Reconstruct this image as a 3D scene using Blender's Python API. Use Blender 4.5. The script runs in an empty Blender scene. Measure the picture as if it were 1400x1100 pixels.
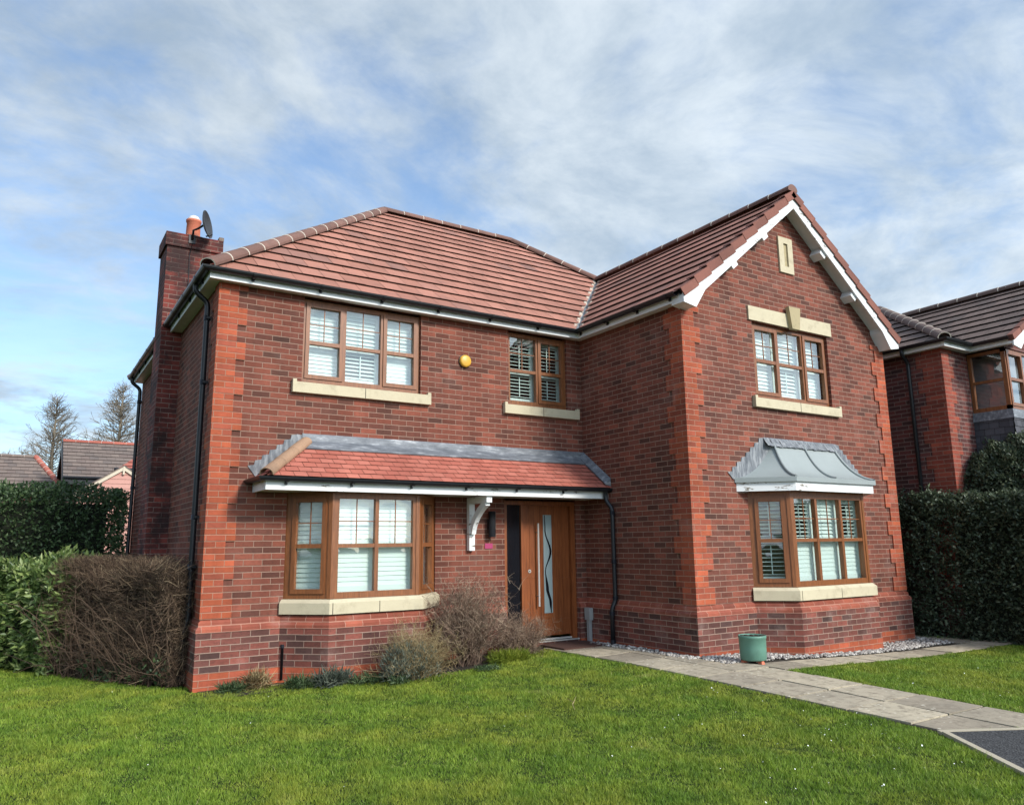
import bpy, math, random
import numpy as np
from mathutils import Vector, Matrix
random.seed(7)
rng = np.random.default_rng(7)
SC = bpy.context.scene
COL = SC.collection

# ------------------------------------------------------------------ camera
cam = bpy.data.cameras.new("camera")
camo = bpy.data.objects.new("camera", cam)
COL.objects.link(camo)
SC.camera = camo
YAW, PITCH, ROLL = 0.5724, 0.1845, -0.0125
cy_, sy_, cp_, sp_ = math.cos(YAW), math.sin(YAW), math.cos(PITCH), math.sin(PITCH)
fwd = Vector((sy_ * cp_, cy_ * cp_, sp_))
rgt = Vector((cy_, -sy_, 0))
upv = rgt.cross(fwd)
cr_, sr_ = math.cos(ROLL), math.sin(ROLL)
R0 = cr_ * rgt + sr_ * upv
U0 = -sr_ * rgt + cr_ * upv
camo.matrix_world = Matrix(((R0.x, U0.x, -fwd.x, -1.912), (R0.y, U0.y, -fwd.y, -9.735),
                            (R0.z, U0.z, -fwd.z, 0.811), (0, 0, 0, 1)))
cam.sensor_width = 36
cam.lens = 1043.7 / 1400 * 36
cam.clip_start = 0.05
cam.clip_end = 3000

# ------------------------------------------------------------------ light
SUN_EL, SUN_AZ = math.radians(31), math.radians(18)      # azimuth to the right of the way the house faces
sdir = Vector((math.sin(SUN_AZ) * math.cos(SUN_EL), -math.cos(SUN_AZ) * math.cos(SUN_EL), math.sin(SUN_EL)))
sun = bpy.data.lights.new("sun", 'SUN')
sun.energy = 2.5
sun.angle = math.radians(12)
sun.color = (1.0, 0.95, 0.87)
suno = bpy.data.objects.new("sun", sun)
COL.objects.link(suno)
suno.rotation_euler = (-sdir).to_track_quat('-Z', 'Y').to_euler()

SC.view_settings.view_transform = 'Standard'
SC.view_settings.look = 'None'
SC.view_settings.gamma = 1
SC.view_settings.exposure = 0.74
try:
    SC.cycles.max_bounces = 8
    SC.cycles.transparent_max_bounces = 24
except Exception:
    pass


class NT:
    """small helper to wire node trees"""
    def __init__(self, nt):
        self.nt = nt

    def n(self, typ, ins=None, **kw):
        nd = self.nt.nodes.new(typ)
        for k, v in kw.items():
            setattr(nd, k, v)
        for k, v in (ins or {}).items():
            s = nd.inputs[k]
            if isinstance(v, bpy.types.NodeSocket):
                self.nt.links.new(v, s)
            else:
                s.default_value = v
        return nd

    def math(self, op, a, b=None, c=None, clamp=False):
        ins = {0: a}
        if b is not None:
            ins[1] = b
        if c is not None:
            ins[2] = c
        nd = self.n('ShaderNodeMath', ins, operation=op)
        nd.use_clamp = clamp
        return nd.outputs[0]

    def mix(self, f, a, b, blend='MIX'):
        nd = self.n('ShaderNodeMix', None, data_type='RGBA', blend_type=blend)
        for i, v in ((0, f), (6, a), (7, b)):
            if isinstance(v, bpy.types.NodeSocket):
                self.nt.links.new(v, nd.inputs[i])
            else:
                nd.inputs[i].default_value = v
        return nd.outputs[2]

    def ramp(self, fac, stops, interp='LINEAR'):
        nd = self.n('ShaderNodeValToRGB', {0: fac})
        cr = nd.color_ramp
        cr.interpolation = interp
        while len(cr.elements) < len(stops):
            cr.elements.new(0.5)
        for e, (p, c) in zip(cr.elements, stops):
            e.position = p
            e.color = c if len(c) == 4 else (*c, 1)
        return nd.outputs[0]

    def smooth(self, v, a, b, lo=0.0, hi=1.0):
        nd = self.n('ShaderNodeMapRange', {0: v, 1: a, 2: b, 3: lo, 4: hi}, interpolation_type='SMOOTHSTEP')
        return nd.outputs[0]

    def noise(self, vec, scale, detail=4, rough=0.55, dist=0.0, dims='3D'):
        nd = self.n('ShaderNodeTexNoise', {'Scale': scale, 'Detail': detail, 'Roughness': rough, 'Distortion': dist}, noise_dimensions=dims)
        if vec is not None:
            self.nt.links.new(vec, nd.inputs['Vector'])
        return nd.outputs[0]


def S(r, g, b):
    """sRGB 0-255 to linear"""
    f = lambda c: (c / 255) / 12.92 if c / 255 <= .04045 else ((c / 255 + .055) / 1.055) ** 2.4
    return (f(r), f(g), f(b), 1)


# sky: Nishita sky with a broken cloud layer
W = bpy.data.worlds.new("World")
SC.world = W
W.use_nodes = True
W.node_tree.nodes.clear()
w = NT(W.node_tree)
sky = w.n('ShaderNodeTexSky', sky_type='NISHITA', sun_disc=False)
sky.sun_elevation = SUN_EL
sky.sun_rotation = math.atan2(sdir.x, sdir.y)
sky.air_density = 1.0
sky.dust_density = 0.6
sky.ozone_density = 1.6
tc = w.n('ShaderNodeTexCoord')
sp = w.n('ShaderNodeSeparateXYZ', {0: tc.outputs['Generated']})
zz = w.math('ADD', w.math('MAXIMUM', sp.outputs[2], 0.0), 0.16)
px = w.math('DIVIDE', sp.outputs[0], zz)
py = w.math('DIVIDE', sp.outputs[1], zz)
pv = w.n('ShaderNodeCombineXYZ', {0: px, 1: py, 2: 0.37}).outputs[0]
mp = w.n('ShaderNodeMapping', {'Vector': pv, 'Rotation': (0, 0, math.radians(-28)), 'Scale': (0.95, 1.05, 1.0), 'Location': (3.1, 1.7, 0)}).outputs[0]
warp = w.n('ShaderNodeTexNoise', {'Vector': mp, 'Scale': 0.9, 'Detail': 3.0})
mpw = w.n('ShaderNodeVectorMath', {0: mp, 1: w.n('ShaderNodeVectorMath', {0: warp.outputs[1], 'Scale': 0.55}, operation='SCALE').outputs[0]}, operation='ADD').outputs[0]
big = w.noise(mpw, 1.0, 4, 0.5)
fine = w.noise(mpw, 4.2, 9, 0.60)
dens = w.math('ADD', w.math('MULTIPLY', big, 0.60), w.math('MULTIPLY', fine, 0.40))
sunf = w.n('ShaderNodeVectorMath', {0: tc.outputs['Generated'], 1: (0.93, 0.05, 0.36)}, operation='DOT_PRODUCT').outputs['Value']
sund = w.n('ShaderNodeVectorMath', {0: tc.outputs['Generated'], 1: tuple(sdir)}, operation='DOT_PRODUCT').outputs['Value']
side = w.smooth(sunf, 0.15, 1.0, -0.025, 0.06)
dens = w.math('ADD', dens, side)
mask = w.smooth(dens, 0.365, 0.545, 0.22, 1.0)
shade = w.noise(mpw, 2.3, 8, 0.62)
c_lo = w.smooth(shade, 0.32, 0.68)
ccol = w.mix(c_lo, (1.95, 2.45, 3.0, 1), (3.6, 4.0, 4.3, 1))
glow = w.math('ADD', w.smooth(sunf, 0.35, 1.0, 1.0, 1.15), w.smooth(sund, 0.2, 1.0, 0.0, 2.2))
ccol = w.mix(1.0, ccol, w.n('ShaderNodeCombineXYZ', {0: glow, 1: glow, 2: glow}).outputs[0], 'MULTIPLY')
hz = w.math('MULTIPLY', w.smooth(sp.outputs[2], 0.0, 0.50, 1.0, 0.1), w.smooth(fine, .40, .60, .45, .95))
mask2 = w.math('MAXIMUM', w.math('MULTIPLY', mask, 0.93), hz)
skyc = w.mix(1.0, sky.outputs[0], (.90, 1.05, 1.15, 1), 'MULTIPLY')
final = w.mix(mask2, skyc, ccol)
bg = w.n('ShaderNodeBackground', {0: final, 1: 0.125})
w.n('ShaderNodeOutputWorld', {0: bg.outputs[0]})


# ------------------------------------------------------------------ materials
def mat(name):
    m = bpy.data.materials.new(name)
    m.use_nodes = True
    m.node_tree.nodes.clear()
    return m, NT(m.node_tree)


def finish(t, col, rough=0.8, bump=None, bdist=0.004, bstr=1.0, metallic=0.0, spec=0.4, extra=None):
    ins = {'Base Color': col, 'Roughness': rough, 'Metallic': metallic, 'Specular IOR Level': spec}
    if extra:
        ins.update(extra)
    if bump is not None:
        ins['Normal'] = t.n('ShaderNodeBump', {'Strength': bstr, 'Distance': bdist, 'Height': bump}).outputs[0]
    b = t.n('ShaderNodeBsdfPrincipled', ins)
    t.n('ShaderNodeOutputMaterial', {0: b.outputs[0]})
    return b


def sc(c, k):
    return (c[0] * k, c[1] * k, c[2] * k, 1)


def brick_mat(name, stops, mortar, bw=.225, bh=.075, mott=0.42, stain=None, efflo=0.0):
    m, t = mat(name)
    uvn = t.n('ShaderNodeUVMap').outputs[0]
    geo = t.n('ShaderNodeNewGeometry').outputs['Position']
    jit = t.n('ShaderNodeTexNoise', {'Vector': uvn, 'Scale': 9.0, 'Detail': 2.0})
    jv = t.n('ShaderNodeVectorMath', {0: jit.outputs[1], 1: (.5, .5, .5)}, operation='SUBTRACT').outputs[0]
    uvj = t.n('ShaderNodeVectorMath', {0: uvn, 1: t.n('ShaderNodeVectorMath', {0: jv, 'Scale': .006}, operation='SCALE').outputs[0]}, operation='ADD').outputs[0]
    s = t.n('ShaderNodeSeparateXYZ', {0: uvj})
    u, v = s.outputs[0], s.outputs[1]
    vr = t.math('DIVIDE', v, bh)
    row = t.math('FLOOR', vr)
    fv = t.math('SUBTRACT', vr, row)
    off = t.math('MULTIPLY', t.math('FLOORED_MODULO', row, 2.0), .5)
    ur = t.math('ADD', t.math('DIVIDE', u, bw), off)
    col = t.math('FLOOR', ur)
    fu = t.math('SUBTRACT', ur, col)
    du = t.math('ADD', t.math('MULTIPLY', t.math('MINIMUM', fu, t.math('SUBTRACT', 1.0, fu)), bw), .0012)
    dv = t.math('MULTIPLY', t.math('MINIMUM', fv, t.math('SUBTRACT', 1.0, fv)), bh)
    d = t.math('MINIMUM', du, dv)
    face = t.smooth(d, .0035, .0075)
    cell = t.n('ShaderNodeCombineXYZ', {0: col, 1: row, 2: 3.3}).outputs[0]
    wn = t.n('ShaderNodeTexWhiteNoise', {'Vector': cell}, noise_dimensions='3D')
    rnd = wn.outputs[0]
    c = t.ramp(rnd, stops, 'LINEAR')
    cell2 = t.n('ShaderNodeCombineXYZ', {0: col, 1: row, 2: 9.1}).outputs[0]
    rnd2 = t.n('ShaderNodeTexWhiteNoise', {'Vector': cell2}, noise_dimensions='3D').outputs[0]
    c = t.mix(1.0, c, t.ramp(rnd2, [(0, (.78, .78, .78)), (1, (1.22, 1.2, 1.2))]), 'MULTIPLY')
    mo = t.noise(t.n('ShaderNodeMapping', {'Vector': geo, 'Scale': (1, 1, 1.8)}).outputs[0], 24, 7, .72)
    c = t.mix(t.smooth(mo, .46, .72, 0, mott), c, sc((.055, .035, .032), .6))
    lg = t.noise(geo, .9, 4, .55)
    c = t.mix(1.0, c, t.ramp(lg, [(.3, (.80, .80, .82)), (.7, (1.14, 1.12, 1.1))]), 'MULTIPLY')
    stk = t.noise(t.n('ShaderNodeMapping', {'Vector': geo, 'Scale': (2.6, 2.6, .28)}).outputs[0], 1.3, 5, .65)
    c = t.mix(1.0, c, t.ramp(stk, [(.34, (.80, .79, .78)), (.62, (1.07, 1.06, 1.05))]), 'MULTIPLY')
    mc = t.mix(t.noise(geo, 5, 4, .6), sc(mortar, .72), sc(mortar, 1.2))
    c = t.mix(face, mc, c)
    if efflo:
        e = t.smooth(t.noise(geo, 1.7, 6, .65), .55, .72, 0, efflo)
        c = t.mix(e, c, S(172, 150, 140))
    if stain:
        c = t.mix(t.smooth(t.noise(geo, 2.3, 5, .65), .42, .62, 0, stain), c, (.022, .018, .018, 1))
    hgt = t.math('ADD', face, t.math('MULTIPLY', t.noise(geo, 60, 4, .6), .3))
    finish(t, c, .88, hgt, .005, .8, spec=.25)
    return m


MIXED = [(0, S(132, 76, 61)), (.30, S(121, 70, 57)), (.6, S(113, 67, 55)), (.86, S(105, 64, 54)), (.94, S(96, 62, 53)), (1, S(88, 60, 52))]
M = {}
M['brick'] = brick_mat('mixed_red_brick', MIXED, S(146, 118, 103), efflo=.1)
M['brick_dark'] = brick_mat('plinth_brick', [(0, S(128, 74, 64)), (.35, S(114, 68, 60)), (.7, S(98, 63, 57)), (1, S(74, 56, 53))], S(152, 128, 114), mott=.5, efflo=.25)
M['quoin'] = brick_mat('orange_red_brick', [(0, S(168, 87, 59)), (.5, S(157, 80, 57)), (1, S(148, 78, 60))], S(162, 120, 100), mott=.25, efflo=.18)
M['cap'] = brick_mat('plinth_cap_brick', [(0, S(148, 82, 64)), (.5, S(139, 77, 62)), (1, S(130, 74, 61))], S(176, 130, 112), mott=.2, efflo=.3)
M['chim'] = brick_mat('weathered_chimney_brick', [(0, S(140, 68, 58)), (.5, S(116, 58, 52)), (1, S(92, 54, 50))], S(140, 114, 104), stain=.8)
M['quoin_n'] = brick_mat('neighbour_quoin_brick', [(0, S(152, 78, 60)), (.5, S(142, 71, 57)), (1, S(130, 70, 58))], S(146, 116, 102), mott=.3)
M['brick_n'] = brick_mat('neighbour_brick', [(0, S(116, 66, 60)), (.5, S(100, 60, 57)), (1, S(80, 56, 54))], S(138, 120, 112))


def tile_mat(name, cols, dirt, dirtcol, lichen=0.0):
    m, t = mat(name)
    at = t.n('ShaderNodeAttribute', attribute_name='rnd').outputs['Fac']
    geo = t.n('ShaderNodeNewGeometry').outputs['Position']
    c = t.ramp(at, cols)
    n1 = t.noise(geo, 1.1, 5, .6)
    c = t.mix(1.0, c, t.ramp(n1, [(.3, (.82, .82, .82)), (.7, (1.14, 1.12, 1.1))]), 'MULTIPLY')
    n2 = t.noise(geo, 5.0, 7, .7)
    c = t.mix(t.smooth(n2, .50, .72, 0, dirt), c, dirtcol)
    n3 = t.noise(geo, 90, 3, .6)
    c = t.mix(1.0, c, t.ramp(n3, [(.25, (.82, .82, .82)), (.75, (1.15, 1.15, 1.15))]), 'MULTIPLY')
    if lichen:
        vv = t.n('ShaderNodeTexVoronoi', {'Vector': geo, 'Scale': 14.0, 'Randomness': 1.0}).outputs[0]
        spot = t.math('MULTIPLY', t.smooth(vv, .16, .10), t.smooth(t.noise(geo, 3.5, 3, .6), .45, .6))
        c = t.mix(t.math('MULTIPLY', spot, lichen), c, S(190, 190, 175))
    finish(t, c, .82, t.noise(geo, 70, 4, .6), .003, .6, spec=.3)
    return m


M['tile'] = tile_mat('terracotta_concrete_tile', [(0, S(150, 103, 88)), (.5, S(160, 110, 95)), (.85, S(168, 117, 101)), (1, S(136, 99, 89))], .45, S(108, 85, 76))
M['tile_red'] = tile_mat('small_red_plain_tile', [(0, S(160, 90, 76)), (.5, S(168, 98, 83)), (1, S(175, 106, 91))], .3, S(126, 84, 74))
M['tile_brown'] = tile_mat('brown_ridge_tile', [(0, S(104, 78, 70)), (1, S(128, 96, 86))], .5, S(80, 66, 60))
M['verge'] = tile_mat('brown_verge_tile', [(0, S(114, 74, 64)), (1, S(134, 87, 75))], .3, S(96, 66, 60))
M['tile_tan'] = tile_mat('tan_hip_tile', [(0, S(140, 112, 90)), (1, S(158, 128, 104))], .4, S(104, 86, 74))
M['tile_grey'] = tile_mat('grey_brown_tile', [(0, S(100, 84, 78)), (.5, S(113, 95, 88)), (1, S(90, 78, 74))], .4, S(74, 68, 68), .7)
M['slate'] = tile_mat('dark_slate_tile', [(0, S(62, 62, 68)), (1, S(80, 80, 86))], .3, S(54, 54, 58))
M['tile_far'] = tile_mat('far_grey_tile', [(0, S(112, 98, 92)), (.5, S(124, 110, 102)), (1, S(104, 94, 90))], .4, S(90, 80, 76), .2)
M['red_far'] = tile_mat('far_red_ridge_tile', [(0, S(152, 86, 74)), (1, S(170, 100, 86))], .2, S(140, 84, 72))


def plain(name, c, rough=.6, var=.12, scale=6, metallic=0.0, spec=.4, bump=0.0, bscale=60, grime=0.0, gcol=(.05, .045, .04, 1), gscale=3.0):
    m, t = mat(name)
    geo = t.n('ShaderNodeNewGeometry').outputs['Position']
    n1 = t.noise(geo, scale, 5, .6)
    cc = t.mix(n1, sc(c, 1 - var), sc(c, 1 + var))
    if grime:
        cc = t.mix(t.smooth(t.noise(geo, gscale, 7, .68), .48, .74, 0, grime), cc, gcol)
    finish(t, cc, rough, t.noise(geo, bscale, 4, .6) if bump else None, bump, .7, metallic, spec)
    return m


M['mortar'] = plain('pale_mortar', S(196, 186, 172), .9)
M['stone'] = plain('buff_cast_stone', S(190, 179, 152), .88, .10, 7, bump=.004, grime=.55, gcol=S(150, 138, 114), gscale=6)
M['stone_dirty'] = plain('weathered_cast_stone', S(166, 152, 118), .88, .12, 6, bump=.002, grime=.6, gcol=S(92, 84, 70), gscale=6)
M['white'] = plain('white_fascia', S(222, 224, 224), .45, .03, 3, grime=.16, gcol=S(150, 150, 146), gscale=4)
M['black'] = plain('black_plastic', (.012, .013, .016, 1), .35, .2, 5, grime=.25, gcol=(.05, .05, .052, 1))
M['shutter'] = plain('white_shutter', S(206, 220, 214), .5, .015, 3)
M['lead'] = plain('weathered_lead', S(140, 147, 146), .6, .14, 2.5, metallic=.1, grime=.35, gcol=S(138, 146, 144), gscale=2.2)
M['course_shade'] = plain('tile_edge_shade', S(58, 44, 40), .95, .25, 9)  # dark brown on the tile butts paints the shadow line under each course
M['steel'] = plain('brushed_steel', S(214, 212, 206), .38, .04, 8, metallic=.45)
M['dark'] = plain('dark_gap', (.02, .017, .015, 1), .9)
M['dish'] = plain('grey_dish', (.035, .037, .042, 1), .5)
M['grey'] = plain('grey_plastic', S(150, 152, 152), .5, .05)
M['pot'] = plain('sage_green_plastic', S(92, 132, 116), .5, .08, 3, grime=.45, gcol=S(72, 102, 88), gscale=5)
M['terra'] = plain('terracotta', S(190, 110, 84), .8, .1, 8, bump=.002, grime=.25, gcol=S(140, 92, 76))
M['cowl'] = plain('pale_cowl', S(205, 200, 195), .5)
M['yellow'] = plain('yellow_alarm_plastic', S(206, 158, 58), .4, .05, 5)
M['pink'] = plain('pink_plaque', S(158, 52, 96), .6, .25, 60)
M['matm'] = plain('brown_coir', S(72, 48, 40), .95, .25, 40, bump=.004)
M['soil'] = plain('dark_soil', S(44, 38, 28), .95, .35, 20, bump=.01, bscale=30)
M['bark'] = plain('grey_bark', S(98, 88, 78), .9, .3, 8)
M['darkglassy'] = plain('black_gloss_panel', (.008, .009, .012, 1), .08, .1, spec=.6)
M['frost'] = plain('frosted_door_glass', S(140, 156, 158), .35, .05)
M['cream'] = plain('cream_render', S(200, 188, 168), .9)
M['pinkboard'] = plain('pink_weatherboard', S(190, 142, 130), .8, .06, 3)

m, t = mat('stained_lead_flashing')
geo = t.n('ShaderNodeNewGeometry').outputs['Position']
mp_ = t.n('ShaderNodeMapping', {'Vector': geo, 'Scale': (14, 14, 3)}).outputs[0]
c = t.ramp(t.noise(mp_, 1.6, 6, .65), [(.34, S(82, 86, 91)), (.5, S(108, 112, 117)), (.68, S(148, 150, 152))])
finish(t, c, .65, t.noise(geo, 25, 4, .6), .006, .6, metallic=.1)
M['flash'] = m

m, t = mat('dark_lead_flashing')
geo = t.n('ShaderNodeNewGeometry').outputs['Position']
mp_ = t.n('ShaderNodeMapping', {'Vector': geo, 'Scale': (3, 10, 10)}).outputs[0]
c = t.ramp(t.noise(mp_, 1.4, 7, .68), [(.36, S(88, 92, 98)), (.55, S(116, 120, 126)), (.74, S(176, 178, 180))])
finish(t, c, .6, t.noise(geo, 18, 4, .6), .008, .6, metallic=.15)
M['flash2'] = m

m, t = mat('peeling_white_paint')
geo = t.n('ShaderNodeNewGeometry').outputs['Position']
mp_ = t.n('ShaderNodeMapping', {'Vector': geo, 'Scale': (2.2, 2.2, 8)}).outputs[0]
pz = t.math('MULTIPLY', t.smooth(t.noise(mp_, 2.4, 8, .7), .58, .62), t.smooth(t.noise(geo, 1.3, 2, .5), .5, .56))
c = t.mix(pz, t.mix(t.noise(geo, 3, 5, .6), S(212, 214, 214), S(230, 231, 230)), S(120, 110, 98))
finish(t, c, .55, pz, .003, .5)
M['paint'] = m

m, t = mat('golden_oak_frame')
uvn = t.n('ShaderNodeNewGeometry').outputs['Position']
mpg = t.n('ShaderNodeMapping', {'Vector': uvn, 'Scale': (30, 30, 3)}).outputs[0]
g = t.noise(mpg, 1.6, 5, .6, .6)
c = t.ramp(g, [(.3, S(104, 62, 34)), (.55, S(128, 78, 44)), (.75, S(146, 92, 54))])
finish(t, c, .42, spec=.45)
M['oak'] = m

m, t = mat('oak_door_skin')
uvn = t.n('ShaderNodeNewGeometry').outputs['Position']
mpg = t.n('ShaderNodeMapping', {'Vector': uvn, 'Scale': (36, 36, 2.2)}).outputs[0]
g = t.noise(mpg, 1.4, 6, .62, .8)
c = t.ramp(g, [(.3, S(104, 54, 26)), (.55, S(134, 74, 38)), (.78, S(152, 90, 48))])
finish(t, c, .4, t.noise(mpg, 2, 4, .6), .001, .4, spec=.45)
M['door'] = m

m, t = mat('window_glass')
gn = t.n('ShaderNodeNewGeometry')
geo = gn.outputs['Position']
cosi = t.math('ABSOLUTE', t.n('ShaderNodeVectorMath', {0: gn.outputs['Normal'], 1: gn.outputs['Incoming']}, operation='DOT_PRODUCT').outputs['Value'])
schl = t.math('ADD', .15, t.math('MULTIPLY', .85, t.math('POWER', t.math('SUBTRACT', 1.0, cosi), 4.0)), clamp=True)
wob = t.n('ShaderNodeBump', {'Strength': .5, 'Distance': .012, 'Height': t.noise(geo, 1.8, 2, .5)}).outputs[0]
gl = t.n('ShaderNodeBsdfGlossy', {'Color': (1, 1, 1, 1), 'Roughness': .01, 'Normal': wob})
tr = t.n('ShaderNodeBsdfTransparent', {'Color': (.95, .99, .98, 1)})
mx = t.n('ShaderNodeMixShader', {0: schl, 1: tr.outputs[0], 2: gl.outputs[0]})
t.n('ShaderNodeOutputMaterial', {0: mx.outputs[0]})
M['glass'] = m


def leaf_mat(name, stops, rough=.5, trans=.25, spec=.4):
    m, t = mat(name)
    at = t.n('ShaderNodeAttribute', attribute_name='rnd').outputs['Fac']
    c = t.ramp(at, stops)
    geo = t.n('ShaderNodeNewGeometry').outputs['Position']
    c = t.mix(1.0, c, t.ramp(t.noise(geo, 1.6, 3, .6), [(.3, (.72, .75, .72)), (.7, (1.22, 1.2, 1.15))]), 'MULTIPLY')
    b = t.n('ShaderNodeBsdfPrincipled', {'Base Color': c, 'Roughness': rough, 'Specular IOR Level': spec})
    tl = t.n('ShaderNodeBsdfTranslucent', {'Color': c})
    mx = t.n('ShaderNodeMixShader', {0: trans, 1: b.outputs[0], 2: tl.outputs[0]})
    t.n('ShaderNodeOutputMaterial', {0: mx.outputs[0]})
    return m


M['leaf_hedge'] = leaf_mat('dark_hedge_leaf', [(0, (.034, .068, .028, 1)), (.5, (.068, .118, .046, 1)), (.9, (.11, .165, .07, 1)), (1, (.16, .20, .11, 1))], .45)
M['leaf_laurel'] = leaf_mat('laurel_leaf', [(0, (.065, .115, .032, 1)), (.5, (.145, .21, .06, 1)), (.9, (.25, .32, .11, 1)), (1, (.34, .38, .17, 1))], .4)
M['leaf_right'] = leaf_mat('right_hedge_leaf', [(0, (.036, .054, .032, 1)), (.5, (.068, .092, .056, 1)), (.85, (.12, .15, .09, 1)), (1, (.20, .22, .15, 1))], .42)
M['leaf_grey'] = leaf_mat('lavender_leaf', [(0, (.09, .11, .09, 1)), (.6, (.15, .175, .14, 1)), (1, (.20, .21, .15, 1))], .7)
M['leaf_weed'] = leaf_mat('weed_leaf', [(0, (.04, .075, .03, 1)), (.6, (.08, .13, .05, 1)), (1, (.13, .17, .08, 1))], .6)
M['twig_grey'] = leaf_mat('grey_brown_twig', [(0, S(84, 68, 60)), (.5, S(128, 106, 93)), (1, S(178, 156, 134))], .9, .0, .2)
M['twig_dark'] = leaf_mat('dark_brown_twig', [(0, S(62, 50, 43)), (.5, S(100, 82, 69)), (.9, S(136, 115, 96)), (1, S(172, 152, 126))], .9, .0, .2)
M['twig_straw'] = leaf_mat('straw_stem', [(0, S(120, 100, 74)), (.5, S(158, 138, 102)), (1, S(190, 172, 134))], .8, .1, .2)
M['twig_far'] = leaf_mat('far_twig', [(0, S(104, 96, 88)), (.5, S(128, 118, 106)), (1, S(146, 134, 118))], .9, .0, .1)

m, t = mat('lawn_ground')
geo = t.n('ShaderNodeNewGeometry').outputs['Position']
c = t.ramp(t.noise(geo, 1.2, 6, .65), [(.3, (.022, .038, .010, 1)), (.6, (.040, .066, .014, 1)), (.8, (.062, .074, .020, 1))])
c = t.mix(t.smooth(t.noise(geo, 38, 4, .6), .4, .7), c, (.030, .034, .012, 1))
finish(t, c, .95, t.noise(geo, 45, 5, .7), .02, .8, spec=.1)
M['lawn'] = m

m, t = mat('grass_blade')
at = t.n('ShaderNodeAttribute', attribute_name='rnd').outputs['Fac']
geo = t.n('ShaderNodeNewGeometry').outputs['Position']
flat = t.n('ShaderNodeMapping', {'Vector': geo, 'Scale': (1, 1, .0)}).outputs[0]
c = t.ramp(at, [(0, (.12, .205, .022, 1)), (.45, (.19, .30, .036, 1)), (.85, (.265, .37, .058, 1)), (.95, (.32, .36, .11, 1)), (1, (.46, .42, .23, 1))])
n1 = t.noise(flat, .75, 5, .62)
c = t.mix(t.smooth(n1, .42, .62, 0, .85), c, t.mix(at, (.21, .27, .028, 1), (.34, .37, .070, 1)))
n2 = t.noise(flat, 2.6, 4, .6)
c = t.mix(1.0, c, t.ramp(n2, [(.34, (.68, .78, .66)), (.66, (1.26, 1.18, 1.1))]), 'MULTIPLY')
n3 = t.noise(flat, 14, 4, .65)
c = t.mix(1.0, c, t.ramp(n3, [(.34, (.66, .74, .66)), (.66, (1.28, 1.2, 1.15))]), 'MULTIPLY')
n4 = t.noise(flat, 1.3, 5, .7)
c = t.mix(t.smooth(n4, .60, .72, 0, .55), c, (.38, .36, .13, 1))
b = t.n('ShaderNodeBsdfPrincipled', {'Base Color': c, 'Roughness': .55, 'Specular IOR Level': .3})
tl = t.n('ShaderNodeBsdfTranslucent', {'Color': c})
mx = t.n('ShaderNodeMixShader', {0: .3, 1: b.outputs[0], 2: tl.outputs[0]})
t.n('ShaderNodeOutputMaterial', {0: mx.outputs[0]})
M['grass'] = m

m, t = mat('worn_paving')
at = t.n('ShaderNodeAttribute', attribute_name='rnd').outputs['Fac']
geo = t.n('ShaderNodeNewGeometry').outputs['Position']
c = t.ramp(at, [(0, S(146, 136, 121)), (.5, S(162, 152, 135)), (1, S(182, 171, 150))])
c = t.mix(1.0, c, t.ramp(t.noise(geo, 2.2, 6, .65), [(.3, (.74, .74, .74)), (.7, (1.12, 1.1, 1.06))]), 'MULTIPLY')
c = t.mix(t.smooth(t.noise(geo, 11, 6, .7), .46, .68, 0, .7), c, S(112, 102, 88))
vv = t.n('ShaderNodeTexVoronoi', {'Vector': geo, 'Scale': 13.0}).outputs[0]
sp_ = t.math('MULTIPLY', t.smooth(vv, .22, .12), t.smooth(t.noise(geo, 2.6, 3, .6), .40, .56))
c = t.mix(t.math('MULTIPLY', sp_, .85), c, S(205, 198, 180))
finish(t, c, .9, t.noise(geo, 50, 5, .65), .004, .7, spec=.25)
M['paving'] = m

m, t = mat('tarmac')
geo = t.n('ShaderNodeNewGeometry').outputs['Position']
vv = t.n('ShaderNodeTexVoronoi', {'Vector': geo, 'Scale': 70.0}).outputs['Color']
c = t.mix(t.n('ShaderNodeSeparateXYZ', {0: vv}).outputs[0], (.016, .016, .017, 1), (.065, .065, .066, 1))
finish(t, c, .85, t.n('ShaderNodeTexVoronoi', {'Vector': geo, 'Scale': 70.0}).outputs[0], .008, .8)
M['tarmac'] = m
M['kerb'] = plain('concrete_edging', S(168, 158, 138), .9, .15, 12, bump=.003)
m, t = mat('pale_gravel')
at = t.n('ShaderNodeAttribute', attribute_name='rnd').outputs['Fac']
c = t.ramp(at, [(0, S(104, 98, 96)), (.3, S(142, 136, 130)), (.7, S(172, 166, 158)), (1, S(206, 200, 192))])
finish(t, c, .8)
M['gravel'] = m
M['petal'] = plain('white_petal', S(238, 238, 230), .6)


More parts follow.
